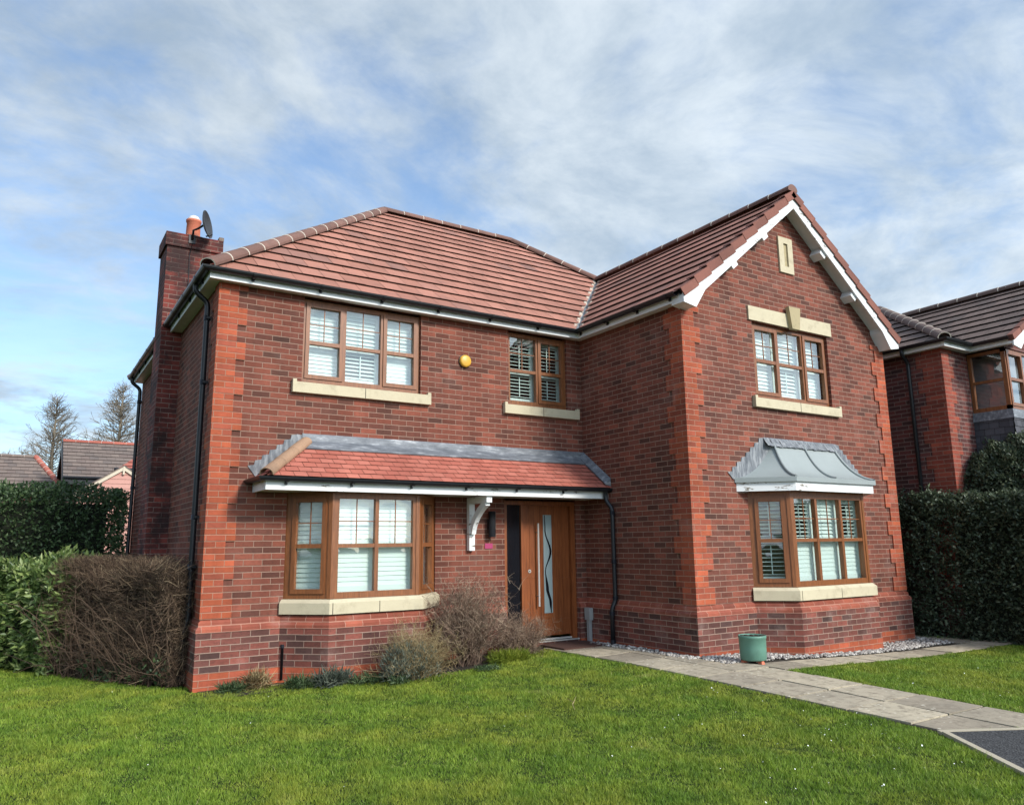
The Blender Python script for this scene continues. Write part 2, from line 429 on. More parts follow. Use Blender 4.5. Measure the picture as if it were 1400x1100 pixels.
# ------------------------------------------------------------------ mesh builder
class MB:
    def __init__(self):
        self.v, self.f, self.uv, self.m, self.r, self.s = [], [], [], [], [], []

    def poly(self, pts, mi=0, uv=None, r=None, smooth=False):
        pts = [Vector(p) for p in pts]
        if uv is None:
            n = Vector((0, 0, 0))
            for i in range(len(pts)):
                a, b = pts[i], pts[(i + 1) % len(pts)]
                n += Vector(((a.y - b.y) * (a.z + b.z), (a.z - b.z) * (a.x + b.x), (a.x - b.x) * (a.y + b.y)))
            if n.length < 1e-12:
                return
            n.normalize()
            if abs(n.z) > .75:
                uv = [(p.x, p.y) for p in pts]
            else:
                tx = Vector((-n.y, n.x, 0)).normalized()
                if abs(tx.x) < .3:
                    if tx.y < 0: tx = -tx
                elif tx.x < 0: tx = -tx
                uv = [(p.dot(tx), p.z) for p in pts]
        i0 = len(self.v)
        self.v += [tuple(p) for p in pts]
        self.f.append(tuple(range(i0, i0 + len(pts))))
        self.uv += uv
        self.m.append(mi)
        self.r.append(random.random() if r is None else r)
        self.s.append(smooth)

    def hexa(self, b, t, mi=0, r=None):
        """b, t: four bottom and four top points in the same order"""
        r = random.random() if r is None else r
        self.poly(b[::-1], mi, r=r)
        self.poly(t, mi, r=r)
        for i in range(4):
            j = (i + 1) % 4
            self.poly([b[i], b[j], t[j], t[i]], mi, r=r)

    def box(self, x0, x1, y0, y1, z0, z1, mi=0, r=None):
        self.hexa([(x0, y0, z0), (x1, y0, z0), (x1, y1, z0), (x0, y1, z0)],
                  [(x0, y0, z1), (x1, y0, z1), (x1, y1, z1), (x0, y1, z1)], mi, r)

    def fbox(self, F, u0, u1, z0, z1, d0, d1, mi=0, r=None):
        """box in a facet frame F=(O,u,n): along u, up z, out d"""
        O, u, n = F
        P = lambda a, z, d: O + u * a + n * d + Vector((0, 0, z))
        self.hexa([P(u0, z0, d1), P(u1, z0, d1), P(u1, z0, d0), P(u0, z0, d0)],
                  [P(u0, z1, d1), P(u1, z1, d1), P(u1, z1, d0), P(u0, z1, d0)], mi, r)

    def extr(self, pts, vec, mi=0, r=None):
        pts = [Vector(p) for p in pts]
        vec = Vector(vec)
        top = [p + vec for p in pts]
        r = random.random() if r is None else r
        self.poly(pts[::-1], mi, r=r)
        self.poly(top, mi, r=r)
        for i in range(len(pts)):
            j = (i + 1) % len(pts)
            self.poly([pts[i], pts[j], top[j], top[i]], mi, r=r)

    def tube(self, pts, rad, n=10, mi=0, caps=True, r=None):
        pts = [Vector(p) for p in pts]
        rad = rad if isinstance(rad, (list, tuple)) else [rad] * len(pts)
        r = random.random() if r is None else r
        i0 = len(self.v)
        prev = None
        for i, p in enumerate(pts):
            d = (pts[min(i + 1, len(pts) - 1)] - pts[max(i - 1, 0)])
            d = d.normalized() if d.length > 1e-9 else Vector((0, 0, 1))
            if prev is None:
                a = d.cross(Vector((0, 0, 1)))
                if a.length < .05: a = d.cross(Vector((0, 1, 0)))
            else:
                a = prev - d * prev.dot(d)
            a.normalize()
            prev = a
            b = d.cross(a)
            for k in range(n):
                th = 2 * math.pi * k / n
                self.v.append(tuple(p + (a * math.cos(th) + b * math.sin(th)) * rad[i]))
        for i in range(len(pts) - 1):
            for k in range(n):
                k2 = (k + 1) % n
                self.f.append((i0 + i * n + k, i0 + i * n + k2, i0 + (i + 1) * n + k2, i0 + (i + 1) * n + k))
                self.uv += [(0, 0)] * 4
                self.m.append(mi); self.r.append(r); self.s.append(True)
        if caps:
            for base in (i0, i0 + (len(pts) - 1) * n):
                self.f.append(tuple(range(base, base + n)))
                self.uv += [(0, 0)] * n
                self.m.append(mi); self.r.append(r); self.s.append(False)

    def lathe(self, c, prof, n=28, mi=0):
        c = Vector(c)
        i0 = len(self.v)
        for (rr, z) in prof:
            for k in range(n):
                th = 2 * math.pi * k / n
                self.v.append((c.x + rr * math.cos(th), c.y + rr * math.sin(th), c.z + z))
        for i in range(len(prof) - 1):
            for k in range(n):
                k2 = (k + 1) % n
                self.f.append((i0 + i * n + k, i0 + i * n + k2, i0 + (i + 1) * n + k2, i0 + (i + 1) * n + k))
                self.uv += [(0, 0)] * 4
                self.m.append(mi); self.r.append(.5); self.s.append(True)

    def sweep(self, path, prof, mi=0, caps=True, z0=0.0):
        """sweep (offset, z) profile along plan path; offset is to the right of the way of travel"""
        path = [Vector((p[0], p[1], 0)) for p in path]
        nrm = []
        for i in range(len(path) - 1):
            d = (path[i + 1] - path[i]).normalized()
            nrm.append(Vector((d.y, -d.x, 0)))
        mit = []
        for i in range(len(path)):
            if i == 0: mit.append(nrm[0])
            elif i == len(path) - 1: mit.append(nrm[-1])
            else:
                s_ = nrm[i - 1] + nrm[i]
                mit.append(s_ / (1 + nrm[i - 1].dot(nrm[i])))
        P = lambda i, o, z: path[i] + mit[i] * o + Vector((0, 0, z + z0))
        mis = mi if isinstance(mi, (list, tuple)) else [mi] * len(prof)
        for i in range(len(path) - 1):
            for k in range(len(prof) - 1):
                (o0, za), (o1, zb) = prof[k], prof[k + 1]
                self.poly([P(i, o0, za), P(i + 1, o0, za), P(i + 1, o1, zb), P(i, o1, zb)][::-1], mis[k])
        if caps:
            for i in (0, len(path) - 1):
                self.poly([P(i, o, z) for o, z in prof], mis[0])

    def build(self, name, mats, parent=None):
        me = bpy.data.meshes.new(name)
        me.from_pydata(self.v, [], self.f)
        for mm in (mats if isinstance(mats, (list, tuple)) else [mats]):
            me.materials.append(mm)
        me.polygons.foreach_set('material_index', self.m)
        me.polygons.foreach_set('use_smooth', self.s)
        ul = me.uv_layers.new(name='UVMap')
        ul.data.foreach_set('uv', [x for p in self.uv for x in p])
        a = me.attributes.new('rnd', 'FLOAT', 'FACE')
        a.data.foreach_set('value', self.r)
        me.update()
        o = bpy.data.objects.new(name, me)
        COL.objects.link(o)
        if parent is not None:
            o.parent = parent
            o.matrix_parent_inverse = world_of(parent).inverted()
        return o


def world_of(o):
    if o.parent is None:
        return o.matrix_basis.copy()
    return world_of(o.parent) @ o.matrix_parent_inverse @ o.matrix_basis


def tag(o, label=None, cat=None, group=None, kind=None):
    for k, v in (('label', label), ('category', cat), ('group', group), ('kind', kind)):
        if v:
            o[k] = v
    return o


def thing(name, loc, label, cat, group=None):
    o = bpy.data.objects.new(name, None)
    COL.objects.link(o)
    o.location = loc
    o.empty_display_size = .3
    return tag(o, label, cat, group)


def arrays(name, V, F, material, rnd, parent=None, smooth=False):
    me = bpy.data.meshes.new(name)
    V = np.ascontiguousarray(V, dtype=np.float32)
    F = np.ascontiguousarray(F, dtype=np.int32)
    k = F.shape[1]
    me.vertices.add(len(V)); me.vertices.foreach_set('co', V.ravel())
    me.loops.add(F.size); me.loops.foreach_set('vertex_index', F.ravel())
    me.polygons.add(len(F))
    me.polygons.foreach_set('loop_start', np.arange(0, F.size, k, dtype=np.int32))
    me.polygons.foreach_set('loop_total', np.full(len(F), k, dtype=np.int32))
    if smooth:
        me.polygons.foreach_set('use_smooth', np.ones(len(F), dtype=bool))
    me.update(calc_edges=True)
    a = me.attributes.new('rnd', 'FLOAT', 'FACE')
    a.data.foreach_set('value', np.ascontiguousarray(rnd, dtype=np.float32))
    me.materials.append(material)
    me.validate()
    o = bpy.data.objects.new(name, me)
    COL.objects.link(o)
    if parent is not None:
        o.parent = parent
        o.matrix_parent_inverse = world_of(parent).inverted()
    return o


def unit(a):
    return a / np.maximum(np.linalg.norm(a, axis=1, keepdims=True), 1e-9)


def leaves(name, P, N, length, width, material, parent=None, bend=.25, spread=.9, up=0.0):
    """many small leaf faces: P points, N outward directions"""
    n = len(P)
    d = unit(N + rng.normal(0, spread, (n, 3)) + np.array([0, 0, up]))
    s = unit(np.cross(d, rng.normal(0, 1, (n, 3))))
    q = np.cross(d, s)
    L = length * rng.uniform(.6, 1.35, (n, 1))
    Wd = width * rng.uniform(.7, 1.25, (n, 1))
    v0 = P
    mid = P + d * L * .45 - q * L * bend * .3
    v1 = mid + s * Wd / 2 + q * Wd * .18
    v3 = mid - s * Wd / 2 + q * Wd * .18
    v2 = P + d * L - q * L * bend
    V = np.stack([v0, v1, v2, v3], 1).reshape(-1, 3)
    F = np.arange(n * 4).reshape(n, 4)
    F = np.concatenate([F[:, [0, 1, 2]], F[:, [0, 2, 3]]])
    rr = rng.random(n)
    return arrays(name, V, F, material, np.concatenate([rr, rr]), parent)


def twig_arrays(chains, n=3):
    """chains: list of (points (k,3) array, r0, r1, rnd)"""
    Vs, Fs, Rs = [], [], []
    base = 0
    ang = np.arange(n) * 2 * np.pi / n
    for pts, r0, r1, rv in chains:
        k = len(pts)
        d = np.gradient(pts, axis=0)
        d = unit(d)
        a = unit(np.cross(d, np.array([[.31, .17, .93]])))
        b = np.cross(d, a)
        rr = np.linspace(r0, r1, k)[:, None, None]
        ring = pts[:, None, :] + rr * (a[:, None, :] * np.cos(ang)[None, :, None] + b[:, None, :] * np.sin(ang)[None, :, None])
        Vs.append(ring.reshape(-1, 3))
        i = np.arange(k - 1)[:, None] * n
        j = np.arange(n)[None, :]
        j2 = (j + 1) % n
        f = np.stack([i + j, i + j2, i + n + j2, i + n + j], -1).reshape(-1, 4) + base
        Fs.append(f); Rs.append(np.full(len(f), rv))
        base += k * n
    return np.concatenate(Vs), np.concatenate(Fs), np.concatenate(Rs)


def curve_pts(p, d, length, k=6, wig=.25, droop=0.0):
    p = np.array(p, float); d = np.array(d, float); d /= np.linalg.norm(d) + 1e-9
    out = [p.copy()]
    for i in range(k - 1):
        d = d + rng.normal(0, wig, 3) + np.array([0, 0, droop])
        d /= np.linalg.norm(d) + 1e-9
        p = p + d * length / (k - 1)
        out.append(p.copy())
    return np.array(out)


# ------------------------------------------------------------------ ground
def hgt(x, y):
    return -.80 + .15 * np.exp(-((x - 5.3) / 1.9) ** 2 / 2 - ((y + 1.5) / 3.5) ** 2 / 2)


def gz(x, y):
    return float(hgt(np.float64(x), np.float64(y)))


gx = np.concatenate([np.array([-900, -300, -120, -60, -30]), np.arange(-14, 24.1, .5), np.array([34, 60, 120, 300, 900])])
gy = np.concatenate([np.array([-900, -300, -100, -40, -20]), np.arange(-12, 14.1, .5), np.array([22, 40, 80, 200, 600, 1500])])
GX, GY = np.meshgrid(gx, gy)
V = np.stack([GX, GY, hgt(GX, GY)], -1).reshape(-1, 3)
nx_, ny_ = len(gx), len(gy)
ii = (np.arange(ny_ - 1)[:, None] * nx_ + np.arange(nx_ - 1)[None, :]).ravel()
F = np.stack([ii, ii + 1, ii + 1 + nx_, ii + nx_], -1)
tag(arrays('ground', V, F, M['lawn'], np.zeros(len(F)), smooth=True), kind='structure')

W1, W2, D = 5.714, 10.544, 2.322
YB = 7.1          # back wall

# paving slabs
mb = MB()
def slab(x0, x1, y0, y1, rz=0.0):
    g = random.uniform(.011, .017)
    dz = random.uniform(.012, .018)
    tl_ = [random.uniform(-.003, .003) for _ in range(4)]
    pts = [(x0 + g, y0 + g), (x1 - g, y0 + g), (x1 - g, y1 - g), (x0 + g, y1 - g)]
    top = [(a, b, gz(a, b) + dz + tl_[i]) for i, (a, b) in enumerate(pts)]
    bot = [(a, b, gz(a, b) - .05) for a, b in pts]
    mb.hexa(bot, top, 0)
ys = [-.28 - .61 * k for k in range(11)]
for k in range(10):
    for x0 in (4.64, 5.25):
        if k < 4 and x0 > 5: slab(x0, 5.58, ys[k + 1], ys[k])
        else: slab(x0, x0 + .61, ys[k + 1], ys[k])
x = 5.86
while x < 11.6:
    slab(x, x + .61, -3.54, -3.06)
    x += .61
for x in (9.95, 10.56):
    for y in (-3.055, -2.445, -1.835, -1.2): 
        if x > 10 : slab(x + .14, x + .75, y, y + .605)
tag(mb.build('path', M['paving']), kind='structure')

# bed under the joints of the slabs and along the walls
mb = MB()
def strip(pts, dz, nsub=8, mi=0):
    (a, b, c, d) = [Vector((p[0], p[1], 0)) for p in pts]
    for i in range(nsub):
        t0, t1 = i / nsub, (i + 1) / nsub
        q = [a.lerp(d, t0), b.lerp(c, t0), b.lerp(c, t1), a.lerp(d, t1)]
        mb.poly([(p.x, p.y, gz(p.x, p.y) + dz) for p in q], mi)
strip([(4.60, -.2), (5.88, -.2), (5.88, -6.4), (4.62, -6.05)], .002)
strip([(5.88, -3.56), (5.88, -2.3), (11.7, -2.3), (11.7, -3.56)], .005)
strip([(5.38, -.06), (5.72, -.06), (5.72, -2.45), (5.38, -2.45)], .006)
strip([(10.5, -2.3), (11.6, -2.3), (11.6, 3), (10.5, 3)], .005)
tag(mb.build('soil_bed', M['soil']), kind='structure')
mb = MB()
strip([(.0, -.04), (.0, -.62), (4.62, -.62), (4.62, -.04)], .007, 10)
strip([(2.0, -.6), (2.1, -.9), (3.2, -.95), (3.7, -.6)], .008, 10)
tag(mb.build('flower_bed', M['soil']), kind='structure')

# tarmac drive and its edging
mb = MB()
strip([(4.60, -6.07), (14, -11.0), (14, -30), (-2.6, -16.6)], .022, 14)
tag(mb.build('driveway', M['tarmac']), kind='structure')
mb = MB()
def kerb(a, b, wd=.05, n_=14):
    a = Vector((a[0], a[1], 0)); b = Vector((b[0], b[1], 0))
    d = (b - a).normalized(); s_ = Vector((d.y, -d.x, 0)) * wd
    for i in range(n_):
        p = a.lerp(b, i / n_); q = a.lerp(b, (i + 1) / n_)
        B = [(v.x, v.y, gz(v.x, v.y) - .05) for v in (p, q, q + s_, p + s_)]
        T = [(v.x, v.y, gz(v.x, v.y) + .028) for v in (p, q, q + s_, p + s_)]
        mb.hexa(B, T, 0, .5)
kerb((4.56, -6.03), (14, -10.96))
kerb((-2.64, -16.6), (4.56, -6.06))
tag(mb.build('kerb', M['kerb']), kind='structure')

# ------------------------------------------------------------------ the house
house = thing('brick_house', (5.2, 0, -.8), 'detached red brick two storey house with orange quoins and terracotta tiled roof', 'house')


def panel(mb, O, u, n, u0, u1, z0, z1, holes, reveal=.1, mi=0):
    """wall face with rectangular holes and their reveals"""
    O, u, n = Vector(O), Vector(u), Vector(n)
    P = lambda a, z, d=0.0: O + u * a + n * d + Vector((0, 0, z))
    us = sorted({u0, u1, *[h_[0] for h_ in holes], *[h_[1] for h_ in holes]})
    zs = sorted({z0, z1, *[h_[2] for h_ in holes], *[h_[3] for h_ in holes]})
    us = [a for a in us if u0 <= a <= u1]; zs = [a for a in zs if z0 <= a <= z1]
    for i in range(len(us) - 1):
        for j in range(len(zs) - 1):
            cu, cz = (us[i] + us[i + 1]) / 2, (zs[j] + zs[j + 1]) / 2
            if any(h_[0] < cu < h_[1] and h_[2] < cz < h_[3] for h_ in holes):
                continue
            mb.poly([P(us[i], zs[j]), P(us[i + 1], zs[j]), P(us[i + 1], zs[j + 1]), P(us[i], zs[j + 1])], mi)
    for a, b, c, d in holes:
        mb.poly([P(a, c), P(a, d), P(a, d, -reveal), P(a, c, -reveal)], mi)
        mb.poly([P(b, c), P(b, c, -reveal), P(b, d, -reveal), P(b, d)], mi)
        mb.poly([P(a, d), P(b, d), P(b, d, -reveal), P(a, d, -reveal)], mi)
        mb.poly([P(a, c), P(a, c, -reveal), P(b, c, -reveal), P(b, c)], mi)


X_, Y_ = Vector((1, 0, 0)), Vector((0, 1, 0))
ZS = 4.13                                  # soffit
win1 = (1.075, 2.80, 2.955, ZS)
win2 = (4.305, 5.43, 2.945, ZS)
bayL = (.95, 3.05, .0, 1.5)
door = (4.20, 5.53, -.60, 1.5)
winG = (7.20, 9.03, 2.93, 4.10)
bayG = (6.85, 9.41, .0, 1.5)
mb = MB(); panel(mb, (0, 0, 0), X_, -Y_, 0, W1, -.0, ZS + .15, [win1, win2, bayL, (door[0], door[1], -.60, 1.5)])
mb.build('wall', M['brick'], house)
mb = MB(); panel(mb, (0, 0, 0), Y_, -X_, 0, YB, -.9, ZS + .15, [])
mb.build('wall', M['brick'], house)
mb = MB(); panel(mb, (W1, 0, 0), -Y_, -X_, 0, D, -.9, ZS + .15, [])
mb.build('wall', M['brick'], house)
mb = MB(); panel(mb, (0, -D, 0), X_, -Y_, W1, W2, 0, ZS + .1, [winG, bayG])
PIT = .81
ZE = 4.22                                  # tile plane height at the eave edge
EO = .20                                   # eave edge overhang
XA = (W1 + W2) / 2
ztile = lambda x: ZE + PIT * (min(x - (W1 - EO), (W2 + EO) - x))
mb.poly([(W1, -D, ZS + .1), (W2, -D, ZS + .1), (W2, -D, ztile(W2) - .04), (XA, -D, ztile(XA) - .04), (W1, -D, ztile(W1) - .04)])
mb.build('wall', M['brick'], house)
mb = MB(); panel(mb, (W2, -D, 0), Y_, X_, 0, YB + D, -.9, ZS + .15, [])
mb.build('wall', M['brick'], house)
mb = MB(); panel(mb, (0, YB, 0), X_, Y_, 0, W2, -.9, ZS + .15, [])
mb.build('wall', M['brick'], house)

# plinth
chainA = [(0, YB), (0, 0), (.93, 0), (1.39, -.45), (2.61, -.45), (3.07, 0), (4.195, 0)]
chainB = [(5.535, 0), (W1, 0), (W1, -D), (6.83, -D), (7.25, -D - .42), (9.01, -D - .42), (9.43, -D), (W2, -D), (W2, YB)]
for ch in (chainA, chainB):
    mb = MB()
    mb.sweep(ch, [(-.05, -.598), (.056, -.598), (.056, -.148), (-.05, -.148)], 0)
    pl = mb.build('plinth', M['brick_dark'], house)
    mb = MB()
    mb.sweep(ch, [(-.02, -1.0), (.0565, -1.0), (.0565, -.60), (0, -.60)], 0)
    mb.build('base_course', M['quoin'], pl)
    mb = MB()
    mb.sweep(ch, [(-.03, -.15), (.062, -.15), (.062, -.112), (.031, -.079), (.031, -.040), (.0, -.004), (-.03, -.004)], 0)
    mb.build('plinth_cap', M['cap'], pl)

# quoins
def quoin(cx, cyy, dx, dy, top=ZS, wide_front_even=True):
    """corner at (cx,cyy); front face runs along dx, side face runs along dy"""
    mb = MB()
    k = 0
    z = 0.0
    while z < top - .02:
        z1 = min(z + .225, top)
        wf, ws = (.3375, .225) if k % 2 == 0 else (.225, .3375)
        e = .02
        pts = [(cx - dx * e, cyy - dy * e), (cx + dx * wf, cyy - dy * e), (cx + dx * wf, cyy + dy * .02), (cx + dx * .02, cyy + dy * .02),
               (cx + dx * .02, cyy + dy * ws), (cx - dx * e, cyy + dy * ws)]
        if dx * dy < 0: pts = pts[::-1]
        zz0 = z + (.001 if k % 2 else -.001)
        mb.extr([(a, b, zz0) for a, b in pts], (0, 0, z1 - z), 0)
        z = z1; k += 1
    mb.build('quoin', M['quoin'], house)
quoin(0, 0, 1, 1)
quoin(W1, -D, 1, 1)
quoin(W2, -D, -1, 1)

# ---- windows
def window(F, cols, z0, z1, ztr, casements=(), tilts=None, bars=True, fw=.055, shutters=True, parent=house, sill=None, mullion=.05, inner=.13, post=(0, 0)):
    """F=(O,u,n) with O on the outer frame face; cols: light widths incl. share of frame"""
    mb = MB(); gb = MB(); gl = MB()
    total = sum(cols)
    dpt = -.07
    mb.fbox(F, 0, total, z0, z0 + fw + .02, dpt, 0.0)
    mb.fbox(F, 0, total, z1 - fw, z1, dpt, 0.0)
    e = .0
    edges = [0]
    for c_ in cols: edges.append(edges[-1] + c_)
    for i, a in enumerate(edges):
        wd = (fw + (post[0] if i == 0 else post[1] if i == len(cols) else 0)) if i in (0, len(cols)) else mullion
        lo, hi = (a, a + wd) if i == 0 else ((a - wd, a) if i == len(cols) else (a - wd / 2, a + wd / 2))
        mb.fbox(F, lo, hi, z0 + fw + .02, z1 - fw, dpt, -.0005)
    win_o = None
    lights = []
    for i in range(len(cols)):
        lo = edges[i] + (fw + post[0] if i == 0 else mullion / 2)
        hi = edges[i + 1] - (fw + post[1] if i == len(cols) - 1 else mullion / 2)
        a0, a1 = z0 + fw + .02, z1 - fw
        if i in casements:
            k = .042
            o_ = .016
            mb.fbox(F, lo - .012, hi + .012, a0 - .014, a0 + k, -.04, o_)
            mb.fbox(F, lo - .012, hi + .012, a1 - k, a1 + .012, -.04, o_)
            mb.fbox(F, lo - .012, lo + k, a0 + k, a1 - k, -.04, o_ - .0005)
            mb.fbox(F, hi - k, hi + .012, a0 + k, a1 - k, -.04, o_ - .0005)
            lo, hi, a0, a1 = lo + k, hi - k, a0 + k, a1 - k
            mb.fbox(F, lo, hi, ztr - .026, ztr + .026, -.05, o_ - .004)
        else:
            mb.fbox(F, lo, hi, ztr - .024, ztr + .024, -.06, -.006)
        lights.append((lo, hi, a0, a1))
    win_o = mb.build('window', M['oak'], parent)
    O, u, n = F
    for lo, hi, a0, a1 in lights:
        P = lambda a, z: O + u * a + n * -.032 + Vector((0, 0, z))
        gl.poly([P(lo - .01, a0 - .01), P(hi + .01, a0 - .01), P(hi + .01, a1 + .01), P(lo - .01, a1 + .01)])
        if bars:
            mid = (lo + hi) / 2; zm = (ztr + a1) / 2 + .012
            gb.fbox(F, mid - .006, mid + .006, ztr + .02, a1, -.038, -.026)
            gb.fbox(F, lo, hi, zm - .006, zm + .006, -.0385, -.0255)
    gl.build('glass', M['glass'], win_o)
    if bars: gb.build('glazing_bar', M['oak'], win_o)
    if shutters:
        for i, (lo, hi, a0, a1) in enumerate(lights):
            tt, tb = tilts[i] if tilts else (35, 20)
            shutter(F, edges[i] + (.03 if i == 0 else .004), edges[i + 1] - (.03 if i == len(cols) - 1 else .004), z0 + .05, z1 - .03, ztr, tt, tb, win_o, inner)
    if sill:
        mb = MB()
        s0, s1, zb, zt = sill
        mb.fbox(F, s0, s1, zb, zt - .012, -.10, .115)
        for a, b in ((s0, s0 + .05), (s1 - .05, s1)):
            mb.fbox(F, a, b, zt - .012, zt + .022, .058, .115)
        mb.fbox(F, (s0 + s1) / 2 - .004, (s0 + s1) / 2 + .004, zb - .001, zt - .0115, .1, .1165, 1)
        mb.build('sill', [M['stone'], M['dark']], win_o)
    return win_o


def shutter(F, u0, u1, z0, z1, ztr, tilt_top, tilt_bot, parent, d):
    mb = MB()
    st, th = .05, .03
    mb.fbox(F, u0, u0 + st, z0, z1, -d - th, -d, 0, .5)
    mb.fbox(F, u1 - st, u1, z0, z1, -d - th, -d, 0, .5)
    for a, b in ((z0, z0 + .09), (ztr - .035, ztr + .035), (z1 - .08, z1)):
        mb.fbox(F, u0 + st, u1 - st, a, b, -d - th + .001, -d - .001, 0, .5)
    O, u, n = F
    for a, b, tilt in ((z0 + .09, ztr - .035, tilt_bot), (ztr + .035, z1 - .08, tilt_top)):
        cnt = max(1, int(round((b - a) / .058)))
        stp = (b - a) / cnt
        for k in range(cnt):
            zc = a + (k + .5) * stp
            tl = math.radians(tilt + random.uniform(-2, 2))
            hw = .031
            dv = n * math.cos(tl) * hw + Vector((0, 0, -math.sin(tl) * hw))
            pv_ = n * math.sin(tl) * .004 + Vector((0, 0, math.cos(tl) * .004))
            c0 = O + u * (u0 + st) + n * (-d - th / 2) + Vector((0, 0, zc))
            c1 = O + u * (u1 - st) + n * (-d - th / 2) + Vector((0, 0, zc))
            mb.hexa([c0 + dv - pv_, c1 + dv - pv_, c1 - dv - pv_, c0 - dv - pv_],
                    [c0 + dv + pv_, c1 + dv + pv_, c1 - dv + pv_, c0 - dv + pv_], 0, .5)
        if tilt < 60:
            mb.fbox(F, (u0 + u1) / 2 - .006, (u0 + u1) / 2 + .006, a + .03, b - .03, -d + .016, -d + .026, 0, .5)
    return mb.build('shutter', M['shutter'], parent)


F1 = (Vector((win1[0], .045, 0)), X_, -Y_)
window(F1, [.585, .56, .58], win1[2], ZS - .03, 3.51, (0, 2), [(70, 70), (62, 38), (70, 80)], sill=(-.13, 1.865, 2.80, 2.95))
F2 = (Vector((win2[0], .045, 0)), X_, -Y_)
window(F2, [.57, .555], win2[2], ZS - .03, 3.50, (1,), [(12, 5), (15, 5)], sill=(-.11, 1.315, 2.79, 2.94))
FG = (Vector((winG[0], -D + .05, 0)), X_, -Y_)
wg = window(FG, [.62, .61, .60], winG[2], winG[3], 3.52, (0, 2), [(68, 64), (60, 50), (66, 74)], sill=(-.10, 1.97, 2.775, 2.925))
mb = MB()
mb.box(7.115, 9.125, -D - .03, -D + .06, 4.115, 4.335)
wl_ = mb.build('lintel', M['stone'], wg)
mb = MB()
mb.extr([(7.99, -D - .10, 4.44), (8.04, -D - .10, 4.085), (8.22, -D - .10, 4.085), (8.27, -D - .10, 4.44)][::-1], (0, .07, 0))
mb.build('keystone', M['stone_dirty'], wg)
# slit vent
mb = MB()
for a, b, c_, d_ in ((7.955, 8.295, 5.03, 5.14), (7.955, 8.295, 5.53, 5.63), (7.955, 8.075, 5.14, 5.53), (8.175, 8.295, 5.14, 5.53)):
    mb.box(a, b, -D - .03, -D + .0, c_, d_)
mb.box(8.075, 8.175, -D - .004, -D, 5.14, 5.53, 1)
mb.build('vent', [M['stone'], M['stone_dirty']], house)


def facet(a, b):
    a, b = Vector((*a, 0)), Vector((*b, 0))
    u = (b - a).normalized()
    return (a, u, Vector((u.y, -u.x, 0))), (b - a).length


def bay(chain, yoff, frontcols, tl_side, tl_front, tl_right, casL, tag_):
    """three faceted windows on a bay footprint, with corner posts and a stone sill"""
    ins = .03
    z0, z1, ztr = .19, 1.47, .83
    pts = chain
    c = [(p[0], p[1]) for p in pts]
    # inset footprint by ins
    path = [Vector((*p, 0)) for p in c]
    nr = [Vector(((path[i + 1] - path[i]).normalized().y, -(path[i + 1] - path[i]).normalized().x, 0)) for i in range(3)]
    q = [path[0] - nr[0] * ins * 1.0]
    for i in (1, 2):
        s_ = nr[i - 1] + nr[i]
        q.append(path[i] - s_ / (1 + nr[i - 1].dot(nr[i])) * ins)
    q.append(path[3] - nr[2] * ins)
    out = []
    pw = .035
    for i, (a, b) in enumerate(((q[0], q[1]), (q[1], q[2]), (q[2], q[3]))):
        Fc, L = facet((a.x, a.y), (b.x, b.y))
        if i == 1:
            ws = [L * w_ / sum(frontcols) for w_ in frontcols]
            wo = window(Fc, ws, z0, z1, ztr, (), tl_front, post=(pw, pw), inner=.12)
        else:
            wo = window(Fc, [L], z0, z1, ztr, (0,) , [tl_side if i == 0 else tl_right], post=(pw + .02, pw) if i == 0 else (pw, pw + .02), inner=.12)
        out.append(wo)
    # corner posts
    for i in (1, 2):
        mb = MB()
        p = q[i]
        a_, b_ = nr[i - 1], nr[i]
        ta = Vector((-a_.y, a_.x, 0)); tb = Vector((-b_.y, b_.x, 0))
        o_ = .008
        mt = (a_ + b_) / (1 + a_.dot(b_))
        P0 = p + mt * o_
        poly = [P0 - ta * .045, P0, P0 + tb * .045, P0 + tb * .045 - b_ * .09, p - mt * .09, P0 - ta * .045 - a_ * .09]
        poly = [(P0 + (v - P0)) for v in poly]
        # travel direction: ta points along reverse travel
        d1 = (q[i] - q[i - 1]).normalized(); d2 = (q[i + 1] - q[i]).normalized()
        poly = [P0 - d1 * .05, P0, P0 + d2 * .05, P0 + d2 * .05 - b_ * .07, p - mt * .085, P0 - d1 * .05 - a_ * .07]
        mb.extr([(v.x, v.y, z0) for v in poly][::-1], (0, 0, z1 - z0))
        mb.build('corner_post', M['oak'], out[1])
    # stone sill swept round
    mb = MB()
    mb.sweep(c, [(-.12, .012), (.05, .012), (.05, .145), (-.0, .185), (-.12, .19)], 0)
    Fc, L = facet(c[1], c[2])
    mb.fbox(Fc, L * .52 - .004, L * .52 + .004, .011, .146, .03, .0515, 1)
    mb.fbox(Fc, .02, .028, .011, .146, .03, .0515, 1)
    mb.build('sill', [M['stone'], M['dark']], out[1])
    # head board
    mb = MB()
    mb.sweep(c, [(-.10, 1.47), (-.02, 1.47), (-.02, 1.53), (-.10, 1.53)], 0)
    mb.build('head_board', M['oak'], out[1])
    # inner base board so daylight does not leak up through the bay
    mb = MB()
    mb.poly([(p.x, p.y, .16) for p in path])
    mb.build('window_board', M['shutter'], out[1])


bay([(.93, 0), (1.39, -.45), (2.61, -.45), (3.07, 0)], 0, [1, 1], (72, 74), [(76, 80), (76, 80)], (65, 70), True, 'L')
bay([(6.83, -D), (7.25, -D - .42), (9.01, -D - .42), (9.43, -D)], 0, [1, 1, 1], (12, 4), [(14, 80), (60, 80), (12, 78)], (30, 60), True, 'G')

